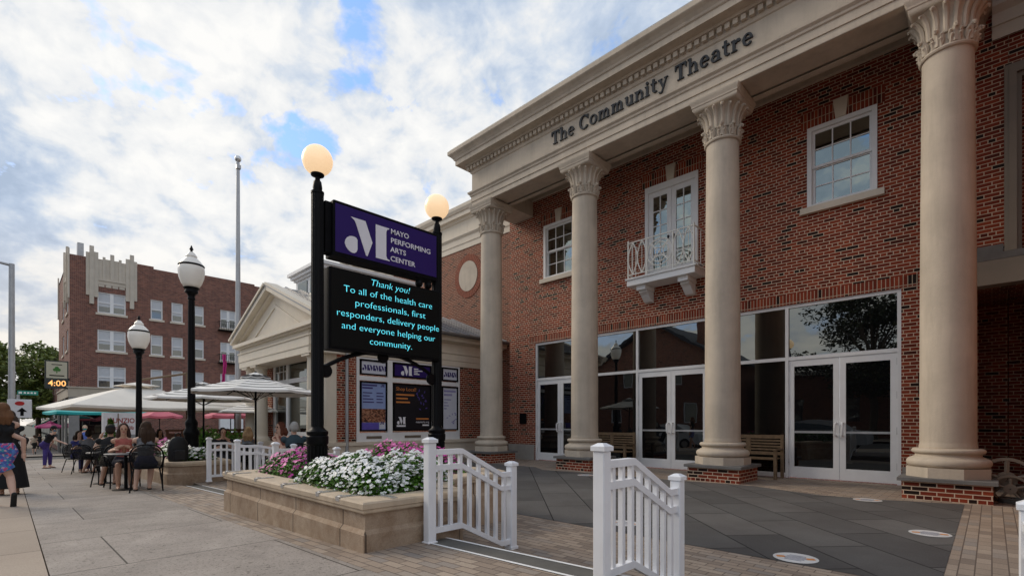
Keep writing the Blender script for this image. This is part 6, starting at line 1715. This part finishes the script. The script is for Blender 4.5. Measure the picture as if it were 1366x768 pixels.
# patio of the pavilion
def seated(x, y, rz, zf, label, **k):
    chair(x, y, rz, 'black chair under the ' + label.split(' seated')[0].split(' with')[0], z=zf)
    return person(x, y, rz, label, z=zf, **k)
zf = -.12
seated(-11.45, 4.30, -150, zf, 'red haired woman in sunglasses seated under the striped umbrella', P=sitpose(.06, 'chin'), sk=FAIR, top=(.34, .13, .10), bottom=(.05, .04, .05), hair=(.13, .045, .025), hairlen=.08, glasses=True, look=-20)
seated(-10.55, 4.22, 80, zf, 'grey haired man in a dark plaid shirt seated under the striped umbrella', P=sitpose(.07, 'table'), sk=FAIR, top=(.035, .06, .075), bottom=(.08, .08, .09), hair=(.36, .35, .33), sleeves='short', fem=False)
table(-11.2, 4.9, 'cafe table beside the grey haired man', z=zf)
zf = -.27
seated(-15.0, 4.05, -95, zf, 'dark haired man in black seated left of the striped umbrella pole', P=sitpose(.08, 'chin'), sk=TAN, top=(.016, .016, .018), bottom=(.03, .03, .04), hair=(.02, .015, .012), sleeves='short', fem=False)
seated(-13.9, 4.35, 70, zf + .03, 'blonde woman in grey top seated facing away behind the white railings', P=sitpose(.06, 'table'), sk=FAIR, top=(.16, .17, .18), bottom=(.04, .04, .06), hair=(.42, .27, .14), hairlen=.12)
table(-14.5, 4.55, 'cafe table between the blonde woman and the man in black', z=zf)
zf = -.36
seated(-20.6, 4.35, -100, zf, 'man in a pale blue shirt seated behind the wooden rail fence', P=sitpose(.06, 'table'), sk=TAN, top=(.38, .45, .56), bottom=(.04, .04, .06), hair=(.02, .015, .012), sleeves='short', fem=False, voxel=.017)
seated(-20.9, 3.65, -70, zf, 'dark haired woman in black seated behind the wooden rail fence', P=sitpose(.06, 'table'), sk=TAN, top=(.02, .02, .02), bottom=(.04, .04, .06), hair=(.02, .015, .012), hairlen=.12, voxel=.017)
seated(-20.7, 5.75, -90, zf, 'person in maroon top seated at the far end of the wooden rail fence', P=sitpose(.06, 'table'), sk=TAN, top=(.12, .03, .03), bottom=(.04, .04, .06), hair=(.025, .017, .012), sleeves='short', voxel=.017)
table(-21.3, 4.6, 'cafe table behind the wooden rail fence', z=zf)
# things on the tables
crock = plain('white_crockery', (.72, .72, .70), .3, .03)
def plate(x, y, z, label):
    setp(MB().lathe([(.0, 0), (.07, 0), (.115, .012), (.118, .016), (.07, .006), (0, .005)], x, y, 20, z=z, caps=False).build('plate', crock), label, 'plate')
def tumbler(x, y, z, label):
    setp(MB().lathe([(.026, 0), (.034, .13), (.031, .13), (.024, .01)], x, y, 14, z=z).build('drink_glass', MATS['drink']), label, 'glass')
zt = lambda x: zs(x) + .727
plate(-12.22, 1.72, zt(-12.22), 'white plate on the nearest cafe table'); tumbler(-12.5, 1.74, zt(-12.5), 'second glass on the nearest cafe table, nearer the smiling woman')
plate(-14.62, 1.50, zt(-14.62), 'white plate on the table in front of the man in the cap'); tumbler(-14.85, 1.66, zt(-14.85), 'glass on the table in front of the man in the cap')
tumbler(-20.8, 2.1, zt(-20.8), 'glass on the table the server reaches toward')
